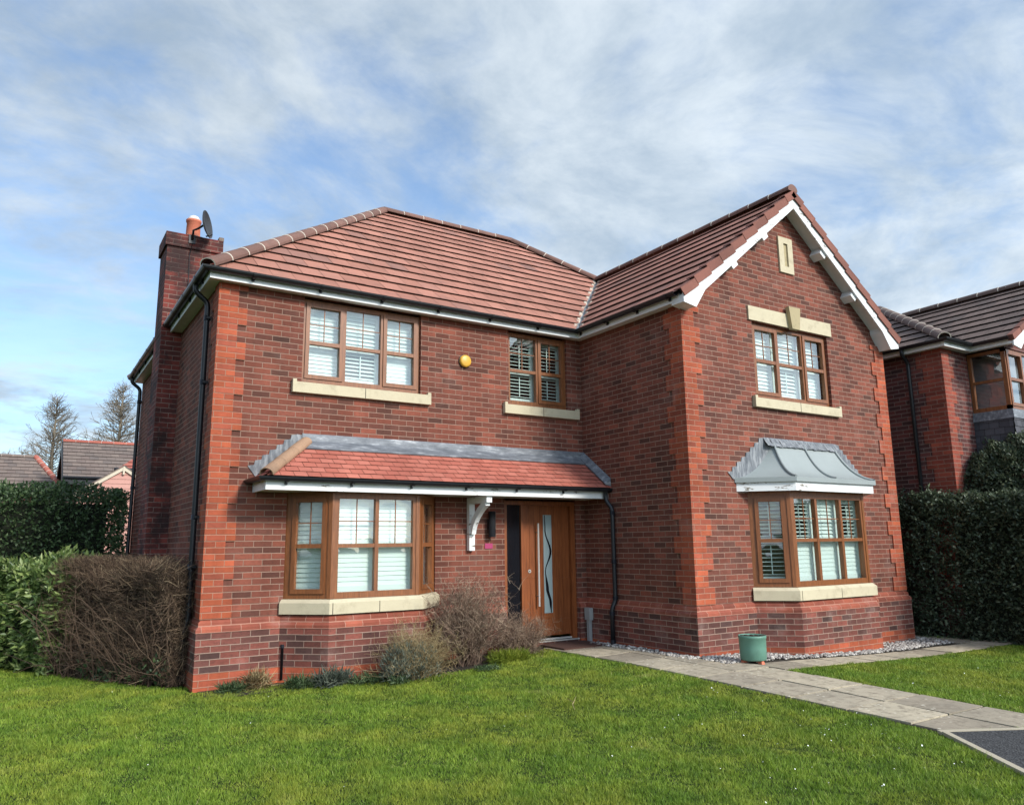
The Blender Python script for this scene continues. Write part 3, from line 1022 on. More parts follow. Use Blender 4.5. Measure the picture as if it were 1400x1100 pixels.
# ---- roofs
def tile_slope(mb, O, es, us, lo, hi, tmax, gauge, tw, lip=.031, under=.04, mi=0, mdark=1, t_start=0.0):
    """tiled slope. O: eave start, es: unit along eave, us: unit up slope; lo/hi: extent along eave as a function of t"""
    O, es, us = Vector(O), Vector(es), Vector(us)
    n = es.cross(us).normalized()
    if n.z < 0: n = -n
    k = 0
    t0 = t_start
    while t0 < tmax - 1e-4:
        t1 = min(t0 + gauge, tmax)
        l0, h0, l1, h1 = lo(t0), hi(t0), lo(t1), hi(t1)
        smin = min(l0, l1); smax = max(h0, h1)
        j0 = int(math.floor(smin / tw - .5 * (k % 2))); j1 = int(math.ceil(smax / tw + 1))
        for j in range(j0, j1 + 1):
            s0 = (j + .5 * (k % 2)) * tw; s1 = s0 + tw
            cl = lambda s, a, b: max(a, min(b, s))
            a0, b0 = cl(s0, l0, h0), cl(s1, l0, h0)
            a1, b1 = cl(s0, l1, h1), cl(s1, l1, h1)
            if b0 - a0 < 1e-4 and b1 - a1 < 1e-4: continue
            lp = lip + random.uniform(-.0025, .0025)
            lp2 = lip + random.uniform(-.0025, .0025)
            P = lambda s, t_, h_: O + es * s + us * t_ + n * h_
            r = random.random()
            ge = .0028
            A, B = P(a0 + ge, t0 - .006, lp), P(b0 - ge, t0 - .006, lp2)
            C, Dd = P(b1 - ge, t1, .004), P(a1 + ge, t1, .004)
            if (C - Dd).length < .003 and b1 - a1 < 1e-4: mb.poly([A, B, C], mi, r=r)
            elif b0 - a0 < 1e-4: mb.poly([A, C, Dd], mi, r=r)
            else: mb.poly([A, B, C, Dd], mi, r=r)
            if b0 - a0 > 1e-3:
                mb.poly([P(a0 + ge, t0 + under, -.008), P(b0 - ge, t0 + under, -.008), B, A], mdark, r=r)  # butt face in the dark colour, so the course shadow is painted in
        k += 1
        t0 = t1
    # felt under the tiles
    P = lambda s, t_, h_: O + es * s + us * t_ + n * h_
    t0 = t_start
    while t0 < tmax - 1e-4:
        t1 = min(t0 + gauge, tmax)
        mb.poly([P(lo(t0), t0, -.02), P(hi(t0), t0, -.02), P(hi(t1), t1, -.02), P(lo(t1), t1, -.02)], mdark)
        t0 = t1


def ridge(mb, A, B, side, r=.105, seg=.42, mi=0, mm=1, lift=.0, nn=10):
    """half round ridge or hip tiles from A (low) to B, with a pale joint between pieces"""
    A, B, side = Vector(A), Vector(B), Vector(side).normalized()
    L = (B - A).length
    d = (B - A) / L
    up = side.cross(d).normalized()
    if up.z < 0: up = -up
    cnt = max(1, int(round(L / seg)))
    seg = L / cnt
    def ring(p, rr):
        return [p + side * math.cos(a) * rr + up * (math.sin(a) * rr * .82 + lift) for a in [math.radians(-14) + math.radians(208) * i / nn for i in range(nn + 1)]]
    for k in range(cnt):
        rv = random.random()
        p0 = A + d * (k * seg - (.0 if k == 0 else .012)); p1 = A + d * ((k + 1) * seg)
        r0, r1 = r * 1.04, r * .97
        q0, q1 = ring(p0, r0), ring(p1, r1)
        for i in range(nn):
            mb.poly([q0[i], q0[i + 1], q1[i + 1], q1[i]], mi, r=rv, smooth=False)
        qi = ring(p0, r0 * .86)
        for i in range(nn):
            mb.poly([qi[i], qi[i + 1], q0[i + 1], q0[i]], mm, r=rv)
        if k:
            g0, g1 = ring(p0 - d * .011, r * 1.0), ring(p0 + d * .002, r * 1.055)
            for i in range(nn):
                mb.poly([g0[i], g0[i + 1], g1[i + 1], g1[i]], mm, r=rv)


YR = 3.75
TR = YR + EO                 # main run
ZR = ZE + PIT * TR
k_ = math.sqrt(1 + PIT ** 2)
TW = XA - (W1 - EO)          # wing run
ZW = ZE + PIT * TW
HF = -D - .21                # verge of the gable
us_front = Vector((0, 1, PIT)) / k_
us_right = Vector((1, 0, PIT)) / k_
us_left = Vector((-1, 0, PIT)) / k_
GA = .345
# main front slope; run = t/k_
mb = MB()
lo = lambda t_: -EO + t_ / k_
def hi(t_):
    rn = t_ / k_
    return (W1 - EO + rn - .05) if rn <= TW else (W2 + EO - rn)
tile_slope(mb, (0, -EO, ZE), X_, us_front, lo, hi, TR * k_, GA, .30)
main_roof = mb.build('roof', [M['tile'], M['course_shade']], house)
# left hip slope
mb = MB()
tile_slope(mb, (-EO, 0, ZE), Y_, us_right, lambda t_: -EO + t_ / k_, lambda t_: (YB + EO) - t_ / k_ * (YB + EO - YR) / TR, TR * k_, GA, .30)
mb.build('hip_slope', [M['tile'], M['course_shade']], main_roof)
# back slope
mb = MB()
sb = Vector((0, -(YB + EO - YR), ZR - ZE)); lb = sb.length
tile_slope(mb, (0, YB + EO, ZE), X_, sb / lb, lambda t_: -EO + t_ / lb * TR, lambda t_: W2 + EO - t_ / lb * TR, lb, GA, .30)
mb.build('back_slope', [M['tile'], M['course_shade']], main_roof)
# wing left slope
mb = MB()
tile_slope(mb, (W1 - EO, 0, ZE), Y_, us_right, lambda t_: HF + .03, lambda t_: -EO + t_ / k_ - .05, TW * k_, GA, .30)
wing_roof = mb.build('roof', [M['tile'], M['course_shade']], house)
# right slope (wing right slope and right hip of the main roof lie in one plane)
mb = MB()
def lo_r(t_):
    rn = t_ / k_
    return HF + .03 if rn <= TW else -EO + rn
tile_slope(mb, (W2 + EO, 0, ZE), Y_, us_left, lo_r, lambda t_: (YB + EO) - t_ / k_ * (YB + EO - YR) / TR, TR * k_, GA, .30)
mb.build('right_slope', [M['tile'], M['course_shade']], wing_roof)
AP_L, AP_R = (-EO + TR, YR, ZR), (W2 + EO - TR, YR, ZR)
up_ = .03
mb = MB()
ridge(mb, (-EO - .01, -EO - .01, ZE + up_), (AP_L[0], AP_L[1], ZR + up_), (1, -1, 0))
ridge(mb, (-EO, YB + EO, ZE + up_), (AP_L[0], AP_L[1], ZR + up_), (1, 1, 0))
ridge(mb, (AP_L[0], YR, ZR + up_), (AP_R[0], YR, ZR + up_), (0, 1, 0))
ridge(mb, (XA, -EO + TW, ZW + up_), (AP_R[0], YR, ZR + up_), (1, 1, 0))
ridge(mb, (W2 + EO, YB + EO, ZE + up_), (AP_R[0], YR, ZR + up_), (1, -1, 0))
mb.build('ridge_tiles', [M['tile_brown'], M['mortar']], main_roof)
mb = MB()
ridge(mb, (XA, HF - .04, ZW + up_), (XA, -EO + TW, ZW + up_), (1, 0, 0))
q = [Vector((XA + math.cos(a) * .115, HF - .041, ZW + up_ + math.sin(a) * .095)) for a in [math.radians(-14) + math.radians(208) * i / 10 for i in range(11)]]
mb.poly(q, 0)
mb.build('ridge_tiles', [M['tile_brown'], M['mortar']], wing_roof)
# valley lead and ragged mortar
mb = MB()
va, vb = Vector((W1 - EO, -EO, ZE + .004)), Vector((XA, -EO + TW, ZW + .004))
sv = Vector((1, -1, 0)).normalized() * .10
N_ = 24
for i in range(N_):
    p, q2 = va.lerp(vb, i / N_), va.lerp(vb, (i + 1) / N_)
    mb.poly([p - sv + Vector((0, 0, .03)), p, q2, q2 - sv + Vector((0, 0, .03))], 0)
    mb.poly([p, p + sv + Vector((0, 0, .03)), q2 + sv + Vector((0, 0, .03)), q2], 0)
for sg in (-1, 1):
    for i in range(60):
        p = va.lerp(vb, i / 60) + sv * sg * random.uniform(.55, .8)
        s_ = random.uniform(.016, .034)
        mb.box(p.x - s_, p.x + s_, p.y - s_, p.y + s_, p.z + .0, p.z + .035 + random.uniform(0, .012), 1)
mb.build('valley', [M['flash'], M['mortar']], main_roof)

# eaves: soffit, fascia, gutter
eave = [(0, YB), (0, 0), (W1, 0), (W1, HF + .06)]
eaveR = [(W2, HF + .06), (W2, YB)]
def ring_prof(cx, cz, r0, r1, n_=8):
    o = [(cx + r0 * math.cos(a), cz + r0 * math.sin(a)) for a in [math.pi + math.pi * i / n_ for i in range(n_ + 1)]]
    i_ = [(cx + r1 * math.cos(a), cz + r1 * math.sin(a)) for a in [2 * math.pi - math.pi * i / n_ for i in range(n_ + 1)]]
    return o + i_ + [o[0]]
def eaves(chain, brackets):
    mb = MB()
    mb.sweep(chain, [(-.02, ZS), (.146, ZS)], 0, caps=False)
    mb.build('soffit', M['white'], house)
    mb = MB()
    mb.sweep(chain, [(.145, ZS - .018), (.165, ZS - .018), (.165, ZE + .01), (.145, ZE + .01), (.145, ZS - .018)], 0)
    fa = mb.build('fascia', M['white'], house)
    mb = MB()
    mb.sweep(chain, ring_prof(.226, ZE + .012, .056, .052), 0)
    for (x_, y_, nx, ny) in brackets:
        c_ = Vector((x_, y_, 0)); nn_ = Vector((nx, ny, 0)); tt = Vector((-ny, nx, 0))
        pr = ring_prof(.226, ZE + .010, .066, .054)
        for a in range(len(pr) - 1):
            pts = [c_ + nn_ * pr[a][0] + tt * s_ + Vector((0, 0, pr[a][1])) for s_ in (-.02, .02)] + [c_ + nn_ * pr[a + 1][0] + tt * s_ + Vector((0, 0, pr[a + 1][1])) for s_ in (.02, -.02)]
            mb.poly(pts, 0)
        for zb in (ZE - .075,):
            p = [c_ + nn_ * .167 + tt * s_ + Vector((0, 0, zz_)) for s_, zz_ in ((-.02, zb), (.02, zb), (.02, ZE), (-.02, ZE))]
            mb.extr(p, nn_ * .018)
    return mb, fa
br = [(0, y_, -1, 0) for y_ in np.arange(.25, YB, .85)] + [(x_, 0, 0, -1) for x_ in np.arange(.35, W1 - .2, .88)] + [(W1, y_, -1, 0) for y_ in np.arange(-2.3, -.2, .68)]
mb, fa = eaves(eave, br)
gut = mb.build('gutter', M['black'], house)
mb, fb = eaves(eaveR, [(W2, y_, 1, 0) for y_ in np.arange(-2.0, YB, .9)])
mb.build('gutter', M['black'], house)

# downpipes
def bend(pts, rr=.06, n_=4):
    pts = [Vector(p) for p in pts]
    out = [pts[0]]
    for i in range(1, len(pts) - 1):
        a, b, c_ = pts[i - 1], pts[i], pts[i + 1]
        r1 = min(rr, (a - b).length * .45, (c_ - b).length * .45)
        p0 = b + (a - b).normalized() * r1; p1 = b + (c_ - b).normalized() * r1
        for k in range(n_ + 1):
            t_ = k / n_
            out.append(p0.lerp(b, t_).lerp(b.lerp(p1, t_), t_))
    return out + [pts[-1]]
def downpipe(pts, clips, nrm_, parent=gut):
    mb = MB()
    mb.tube(bend(pts), .034, 12)
    for (x_, y_, z_) in clips:
        mb.tube([(x_, y_, z_ - .03), (x_, y_, z_ + .03)], .041, 12)
        mb.box(x_ - .05, x_ + .05, y_ - .012, y_ + .012, z_ - .012, z_ + .012) if abs(nrm_[1]) > .5 else mb.box(x_ - .012, x_ + .05, y_ - .055, y_ + .055, z_ - .014, z_ + .014)
    return mb.build('downpipe', M['black'], parent)
downpipe([(-.226, .42, ZE - .02), (-.226, .42, ZE - .13), (-.065, .42, ZE - .26), (-.065, .42, -.02), (-.11, .42, -.14), (-.11, .42, -.82)],
         [(-.065, .42, 3.75), (-.065, .42, 2.9), (-.065, .42, 1.2), (-.065, .42, .6)], (-1, 0, 0))
downpipe([(-.226, 6.85, ZE - .02), (-.226, 6.85, ZE - .13), (-.065, 6.85, ZE - .26), (-.065, 6.85, -.02), (-.11, 6.85, -.14), (-.11, 6.85, -.82)],
         [(-.065, 6.85, 3.7), (-.065, 6.85, 2.0)], (-1, 0, 0))

# gable: barge boards, soffit, purlin ends, verge tiles
mb = MB(); ms = MB(); mv = MB()
for sgn in (1, -1):
    fx = (lambda x: x) if sgn == 1 else (lambda x: 2 * XA - x)
    xe = W1 - .165
    zt = lambda x: ZE + PIT * (x - (W1 - EO))
    poly = [(xe, zt(xe) - .035), (XA, zt(XA) - .035), (XA, zt(XA) - .035 - .245), (W1 + .27, zt(W1 + .27) - .28), (W1 + .07, 4.035), (xe, 4.075)]
    pts = [(fx(a), HF, z_) for a, z_ in poly]
    if sgn == 1: pts = pts[::-1]
    mb.extr(pts, (0, -.026 if sgn == 1 else -.0262, 0))
    # soffit under the verge
    ms.poly([(fx(W1 + .05), HF, zt(W1 + .05) - .20), (fx(XA), HF, zt(XA) - .20), (fx(XA), -D, zt(XA) - .20), (fx(W1 + .05), -D, zt(W1 + .05) - .20)])
    # boxed foot
    foot = [(xe + .004, 4.08), (W1 + .065, 4.04), (W1 + .262, zt(W1 + .262) - .275), (W1 + .262, zt(W1 + .262) - .15), (xe + .004, zt(xe) - .06)]
    fp = [(fx(a), HF + .003, z_) for a, z_ in foot]
    if sgn == -1: fp = fp[::-1]
    ms.extr(fp, (0, -D - HF + .004, 0))
    for xp in (6.62, 7.36):
        d_ = Vector((1, 0, PIT)) / k_; nr_ = Vector((-PIT, 0, 1)) / k_
        c_ = Vector((xp, HF + .01, zt(xp) - .21))
        q = [c_ - d_ * .07 - nr_ * .125, c_ + d_ * .07 - nr_ * .125, c_ + d_ * .075, c_ - d_ * .075]
        q = [(fx(v.x), v.y, v.z) for v in q]
        if sgn == 1: q = q[::-1]
        ms.extr(q, (0, -D - HF - .02 + .01, 0))
    # verge tiles
    nc = int(TW * k_ / GA) + 1
    d_ = Vector((1, 0, PIT)) / k_; nr_ = Vector((-PIT, 0, 1)) / k_
    for kk in range(nc):
        t0, t1 = kk * GA - .01, min((kk + 1) * GA, TW * k_)
        b0 = Vector((W1 - EO, 0, ZE))
        pr = [b0 + d_ * t0 - nr_ * .075, b0 + d_ * t1 - nr_ * .105, b0 + d_ * t1 + nr_ * .020, b0 + d_ * t0 + nr_ * .055]
        q = [(fx(v.x), HF - .05 - .006 * (kk % 2), v.z) for v in pr]
        if sgn == 1: q = q[::-1]
        mv.extr(q, (0, .016, 0))
        top = [pr[3], pr[2]]
        tq = [(fx(top[0].x), HF - .052, top[0].z), (fx(top[1].x), HF - .052, top[1].z), (fx(top[1].x), HF + .09, top[1].z + .003), (fx(top[0].x), HF + .09, top[0].z + .003)]
        lo_ = [(a, b, z_ - .014) for a, b, z_ in tq]
        if sgn == 1: mv.hexa(lo_, tq)
        else: mv.hexa([lo_[1], lo_[0], lo_[3], lo_[2]], [tq[1], tq[0], tq[3], tq[2]])
barge = mb.build('bargeboard', M['paint'], house)
ms.build('verge_soffit', M['white'], barge)
mv.build('verge_tiles', M['verge'], wing_roof)

# chimney
mb = MB()
CX0, CX1, CY0, CY1 = -.30, .50, 2.72, 3.40
mb.box(CX0, 0, CY0, CY1 + .15, -.9, 2.2)
mb.box(CX0 + .004, 0, CY0 + .003, CY1 + .05, 2.2, 4.1)
mb.box(CX0, CX1, CY0, CY1, 4.1, 5.52)
mb.box(CX0 - .03, CX1 + .03, CY0 - .03, CY1 + .03, 5.52, 5.74)
chim = mb.build('chimney', M['chim'], main_roof)
mb = MB()
for i in range(26):
    a, b = random.uniform(CX0, CX1), random.uniform(CY0 - .02, CY1)
    s_ = random.uniform(.03, .07)
    mb.box(a - s_, a + s_, b - s_ * .6, b + s_ * .6, 5.735, 5.745 + random.uniform(.005, .03))
mb.box(CX1 - .04, CX1 + .035, CY0 - .025, CY0 + .08, 5.742, 5.80)
mb.lathe((.11, 3.02, 5.74), [(.22, 0), (.18, .05), (.14, .09), (.0, .1)], 16)
mb.build('flaunching', plain('old_mortar', S(120, 106, 96), .95, .25, 12, bump=.01), chim)
mb = MB()
mb.lathe((.11, 3.02, 5.78), [(.115, 0), (.112, .06), (.105, .30), (.118, .31), (.12, .345), (.105, .35), (.095, .33)], 24)
po = mb.build('chimney_pot', M['terra'], chim)
mb = MB()
mb.lathe((.11, 3.02, 6.12), [(.10, 0), (.095, .035), (.07, .07), (.035, .09), (0, .096)], 20)
mb.build('cowl', M['cowl'], po)

# ---- porch canopy over bay and door
CE, CZ = .70, 1.645                     # eave edge distance and height
CTOP = 2.14
cs = (CTOP - CZ) / (CE - .02)
ck = math.sqrt(1 + cs * cs)
cxl = .49
mb = MB()
tile_slope(mb, (0, -CE, CZ), X_, Vector((0, 1, cs)) / ck, lambda t_: cxl + t_ / ck, lambda t_: W1 - .002, (CE - .06) * ck, .114, .165, lip=.014, under=.03)
porch = mb.build('porch_roof', [M['tile_red'], M['dark']], house)
mb = MB()
tile_slope(mb, (cxl, 0, CZ), Y_, Vector((1, 0, cs)) / ck, lambda t_: -CE + t_ / ck, lambda t_: 0.0, (CE - .06) * ck, .114, .165, lip=.014, under=.03)
mb.build('hip_slope', [M['tile_red'], M['dark']], porch)
mb = MB()
ridge(mb, (cxl, -CE - .0, CZ + .02), (cxl + CE - .03, -.03, CTOP + .02), (1, -1, 0), r=.085, seg=.34)
mb.build('hip_tiles', [M['tile_tan'], M['tile_tan']], porch)
# lead flashings
mb = MB()
top0 = cxl + CE - .06
yt = -.17
zt_ = lambda y_: CZ + cs * (y_ + CE)
mb.extr([(top0 - .02, -.004, 2.27), (top0 - .02, -.012, 2.15), (top0 + .0 - .13, yt - .01, zt_(yt) + .03), (top0 - .10, yt, zt_(yt) + .045), (top0 - .02, -.02, 2.16), (top0 - .02, -.016, 2.27)][:1] +
        [(top0 - .02, -.02, 2.15), (top0 - .02, yt, zt_(yt) + .022), (top0 - .02, yt - .004, zt_(yt) + .034), (top0 - .02, -.03, 2.175), (top0 - .02, -.014, 2.27)], (W1 - top0 + .018, 0, 0))
mb.build('lead_apron', M['flash2'], porch)
mb = MB()
# stepped flashing left of the hip, on the wall
def stepped(p0, p1, nst, axis_u, O, nrm_, thick=.007, below=.0):
    """saw-tooth plate from p0=(u,z) low to p1 high; lower edge follows the roof line"""
    pts = []
    for i in range(nst):
        u0 = p0[0] + (p1[0] - p0[0]) * i / nst; u1 = p0[0] + (p1[0] - p0[0]) * (i + 1) / nst
        z1_ = p0[1] + (p1[1] - p0[1]) * (i + 1) / nst
        pts += [(u0, z1_ - .01), (u1 - (u1 - u0) * .12, z1_ + .004)]
    return pts
st = stepped((.44, 1.76), (1.06, 2.25), 7, None, None, None)
lowl = [(1.16, 2.24), (1.20, 2.16), (.56, 1.66)]
pl_ = [(a, 0, z_) for a, z_ in st + lowl]
mb.extr([(a, -.004, z_) for a, b, z_ in pl_], (0, -.008, 0))
mb.build('stepped_flashing', M['flash'], porch)
mb = MB()
# sloped lead soaker against the projecting wing
q0, q1 = Vector((W1 - .008, -.03, 2.27)), Vector((W1 - .008, -CE + .02, 1.80))
mb.hexa([q0 + Vector((-.1, 0, -.11)), q0 + Vector((0, 0, -.12)), q1 + Vector((0, 0, -.12)), q1 + Vector((-.1, 0, -.10))],
        [q0 + Vector((-.10, 0, -.085)), q0, q1, q1 + Vector((-.10, 0, -.08))])
mb.build('lead_soaker', M['flash2'], porch)
# fascia, soffit and gutter of the canopy
pc = [(.545, 0), (.545, -.57), (W1 - .001, -.57)]
mb = MB()
mb.sweep(pc, [(.0, 1.49), (.03, 1.49), (.03, 1.63), (.0, 1.63), (0, 1.49)], 0)
pf = mb.build('fascia', M['paint'], porch)
mb = MB()
mb.poly([(.55, 0, 1.505), (W1, 0, 1.505), (W1, -.57, 1.505), (.55, -.57, 1.505)])
mb.build('soffit', M['white'], porch)
mb = MB()
pr = ring_prof(.088, 1.640, .052, .048)
mb.sweep(pc, pr, 0)
for x_ in np.arange(.75, W1, .82):
    for a in range(len(pr) - 1):
        o0, z0_ = pr[a]; o1, z1_ = pr[a + 1]
        g_ = lambda o_: .088 + (o_ - .088) * 1.17
        h_ = lambda z_: 1.638 + (z_ - 1.640) * 1.17
        mb.poly([(x_ - .018, -.57 - g_(o0), h_(z0_)), (x_ + .018, -.57 - g_(o0), h_(z0_)), (x_ + .018, -.57 - g_(o1), h_(z1_)), (x_ - .018, -.57 - g_(o1), h_(z1_))])
    mb.box(x_ - .016, x_ + .016, -.615, -.602, 1.55, 1.64)
pg = mb.build('gutter', M['black'], porch)
mb = MB()
xo = W1 - .10
mb.tube(bend([(xo, -.658, 1.62), (xo, -.658, 1.46), (W1 - .05, -.74, 1.34), (W1 - .05, -.74, -.02), (W1 - .105, -.72, -.13), (W1 - .105, -.72, -.66)]), .034, 12)
for z_ in (1.27, .55, .02, -.2, -.6):
    xx = W1 - .05 if z_ > -.02 else W1 - .105
    mb.tube([(xx, -.74 if z_ > -.02 else -.72, z_ - .028), (xx, -.74 if z_ > -.02 else -.72, z_ + .028)], .041, 12)
mb.build('downpipe', M['black'], porch)
# gallows bracket
mb = MB()
mb.box(3.56, 3.65, -.075, -.001, .74, 1.49)
mb.box(3.562, 3.648, -.56, -.075, 1.40, 1.488)
ctrl = [Vector((3.605, -.08, .98)), Vector((3.605, -.12, 1.22)), Vector((3.605, -.42, 1.37)), Vector((3.605, -.50, 1.40))]
N_ = 12
bez = [ctrl[0] * (1 - s_) ** 3 + ctrl[1] * 3 * s_ * (1 - s_) ** 2 + ctrl[2] * 3 * s_ ** 2 * (1 - s_) + ctrl[3] * s_ ** 3 for s_ in [i / N_ for i in range(N_ + 1)]]
for i in range(N_):
    a, b = bez[i], bez[i + 1]
    n0 = Vector((0, -(b - a).z, (b - a).y)).normalized() * .045
    mb.hexa([a + Vector((-.034, 0, 0)) - n0, a + Vector((.034, 0, 0)) - n0, a + Vector((.034, 0, 0)) + n0, a + Vector((-.034, 0, 0)) + n0],
            [b + Vector((-.034, 0, 0)) - n0, b + Vector((.034, 0, 0)) - n0, b + Vector((.034, 0, 0)) + n0, b + Vector((-.034, 0, 0)) + n0])
mb.build('bracket', M['paint'], porch)

# ---- lead roof over the gable bay
mb = MB(); mr = MB()
T_ = 14
zb0, zb1 = 1.70, 2.235
y0_ = -D
def prof(s_):
    dd = .575 * (1 - s_) + .05 * s_
    zz_ = zb0 + (zb1 - zb0) * (.28 * s_ + .72 * s_ ** 2.6)
    return dd, zz_
def xl(s_): return 7.20 + .23 * s_
def xr(s_): return 9.06 - .20 * s_
def wl(s_): return 6.60 + (7.42 - 6.60) * s_
def wr(s_): return 9.66 - (9.66 - 8.88) * s_
for i in range(T_):
    s0, s1 = i / T_, (i + 1) / T_
    d0, z0_ = prof(s0); d1, z1_ = prof(s1)
    mb.poly([(xl(s0), y0_ - d0, z0_), (xr(s0), y0_ - d0, z0_), (xr(s1), y0_ - d1, z1_), (xl(s1), y0_ - d1, z1_)], 0, smooth=False)
    mb.poly([(wl(s0), y0_, z0_), (xl(s0), y0_ - d0, z0_), (xl(s1), y0_ - d1, z1_), (wl(s1), y0_, z1_)], 0)
    mb.poly([(xr(s0), y0_ - d0, z0_), (wr(s0), y0_, z0_), (wr(s1), y0_, z1_), (xr(s1), y0_ - d1, z1_)], 0)
ech = [(6.60, y0_), (7.20, y0_ - .575), (9.06, y0_ - .575), (9.66, y0_)]
mb.sweep(ech, [(-.02, 1.64), (.012, 1.64), (.012, 1.705), (-.01, 1.712)], 0)
lead = mb.build('bay_roof', M['lead'], house)
mr = MB()
for fx_ in (lambda s_: xl(s_), lambda s_: (xl(s_) + xr(s_)) / 2 - .02 - .0 * s_, lambda s_: xr(s_)):
    pts = []
    for i in range(T_ + 1):
        d0, z0_ = prof(i / T_)
        pts.append((fx_(i / T_), y0_ - d0 - .006, z0_ + .008))
    mr = MB()
    mr.tube(pts, .021, 8)
    mr.build('lead_roll', M['lead'], lead)
mb = MB()
mb.sweep([(6.63, y0_), (7.215, y0_ - .55), (9.045, y0_ - .55), (9.63, y0_)], [(-.02, 1.515), (.0, 1.515), (.0, 1.645), (-.02, 1.645), (-.02, 1.515)], 0)
mb.build('fascia', M['paint'], lead)
mb = MB()
mb.poly([(6.63, y0_, 1.53), (7.215, y0_ - .55, 1.53), (9.045, y0_ - .55, 1.53), (9.63, y0_, 1.53)])
mb.build('soffit', M['white'], lead)
# stepped flashing and top strip
mb = MB()
st = stepped((6.46, 1.72), (7.27, 2.32), 8, None, None, None)
low = []
for i in range(T_, -1, -1):
    d0, z0_ = prof(i / T_)
    low.append((wl(i / T_) + .05, z0_ - .01))
pts = st + [(7.30, 2.24)] + low + [(6.56, 1.69)]
mb.extr([(a, y0_ - .004, z_) for a, z_ in pts], (0, -.009, 0))
mx_ = lambda a: 16.26 - a
pts2 = [(mx_(a), z_) for a, z_ in stepped((6.56, 1.74), (7.27, 2.32), 8, None, None, None)] + [(mx_(7.30), 2.24)] + [(wr(i / T_) - .05, prof(i / T_)[1] - .01) for i in range(T_, -1, -1)]
mb.extr([(a, y0_ - .004, z_) for a, z_ in pts2][::-1], (0, -.009, 0))
segs = 26
for i in range(segs):
    a, b = 7.26 + (8.99 - 7.26) * i / segs, 7.26 + (8.99 - 7.26) * (i + 1) / segs
    w0, w1 = random.uniform(-.008, .008), random.uniform(-.008, .008)
    mb.poly([(a, y0_ - .013, 2.33), (b, y0_ - .013, 2.33), (b, y0_ - .045 + w1, 2.27), (a, y0_ - .045 + w1, 2.27)][::-1])
    mb.poly([(a, y0_ - .045 + w1, 2.27), (b, y0_ - .045 + w1, 2.27), (b, y0_ - .10, 2.195 + w0), (a, y0_ - .10, 2.195 + w0)][::-1])
mb.build('flashing', M['flash'], lead)

# ---- front door
dy = .085
mb = MB()
fw = .06
for a, b, c_, d_ in ((4.20, 4.26, -.60, 1.47), (4.515, 4.56, -.60, 1.47), (5.445, 5.53, -.60, 1.47), (4.26, 4.515, 1.41, 1.47), (4.56, 5.445, 1.41, 1.47), (4.26, 4.515, -.60, -.54)):
    mb.box(a, b, .03, .11, c_, d_)
fd = mb.build('front_door', M['door'], house)
mb = MB()
xs = [4.56, 4.70, 4.90, 4.93, 5.135, 5.165, 5.31, 5.445]
for i in range(len(xs) - 1):
    a, b = xs[i] + .002, xs[i + 1] - .002
    for c_, d_ in ((-.54, -.30), (-.295, .31), (.315, 1.41)) if i in (0, 5, 6, 1) else ((-.54, -.30), (-.295, 1.41)):
        mb.box(a, b, dy, dy + .04, c_ + .001, d_ - .001)
mb.box(4.56, 5.445, dy + .006, dy + .045, -.54, 1.41)
mb.build('door_leaf', M['door'], fd)
mb = MB(); mb.box(4.26, 4.515, .07, .09, -.54, 1.41)
mb.build('sidelight', M['darkglassy'], fd)
mb = MB()
mb.box(4.955, 5.11, dy - .008, dy + .01, -.21, 1.265)
dg = mb.build('door_glass', M['frost'], fd)
mb = MB()
xc = 5.033
N_ = 60
for i in range(N_):
    s0, s1 = i / N_, (i + 1) / N_
    def edge(s_):
        key = [(0, -.052, .006), (.16, -.046, .010), (.38, .050, .018), (.58, -.050, .008), (.76, -.020, .026), (.90, .034, .022), (1, .044, .008)]
        for (sa, xa, wa), (sb_, xb, wb) in zip(key[:-1], key[1:]):
            if sa <= s_ <= sb_:
                f_ = (s_ - sa) / (sb_ - sa)
                f_ = f_ * f_ * (3 - 2 * f_)
                cx_, wd = xc + xa + (xb - xa) * f_, wa + (wb - wa) * f_
        return cx_ - wd, cx_ + wd, 1.26 - s_ * 1.465
    a0, b0, z0_ = edge(s0); a1, b1, z1_ = edge(s1)
    mb.poly([(a0, dy - .0105, z0_), (a1, dy - .0105, z1_), (b1, dy - .0105, z1_), (b0, dy - .0105, z0_)])
mb.build('glass_pattern', M['darkglassy'], dg)
mb = MB()
mb.tube([(4.825, dy - .06, -.10), (4.825, dy - .06, 1.135)], .014, 12)
for z_ in (.05, 1.0): mb.tube([(4.825, dy - .06, z_), (4.825, dy, z_)], .009, 8)
mb.build('handle', M['steel'], fd)
mb = MB()
mb.tube([(4.69, dy - .012, .42), (4.69, dy + .002, .42)], .026, 16)
mb.tube([(4.69, dy - .014, .42), (4.69, dy - .01, .42)], .012, 12, 1)
mb.build('lock', [M['steel'], M['dark']], fd)
mb = MB(); mb.box(4.20, 5.53, -.03, .09, -.615, -.60); mb.box(4.20, 5.53, -.02, .09, -.645, -.616, 1); mb.box(4.2, 5.53, -.02, .12, -.9, -.645, 1)
mb.box(4.56, 5.445, .06, dy, -.60, -.575)
mb.build('threshold', [M['steel'], M['brick_dark']], fd)

# ------------------------------------------------------------------ fittings on the house
o = thing('alarm_box', (3.523, 0, 3.52), 'round yellow alarm box on the upper brick wall between the two bedroom windows', 'alarm box')
mb = MB()
mb.lathe((0, 0, 0), [(0, .058), (.07, .056), (.088, .048), (.094, .03), (.094, 0)], 32)
bo = mb.build('cover', M['yellow'], o); bo.rotation_euler = (math.radians(90), 0, 0); bo.matrix_parent_inverse = Matrix()
mb = MB(); mb.lathe((0, 0, 0), [(.103, 0), (.103, .014), (.095, .014)], 32)
bo = mb.build('backplate', M['black'], o); bo.rotation_euler = (math.radians(90), 0, 0); bo.matrix_parent_inverse = Matrix()

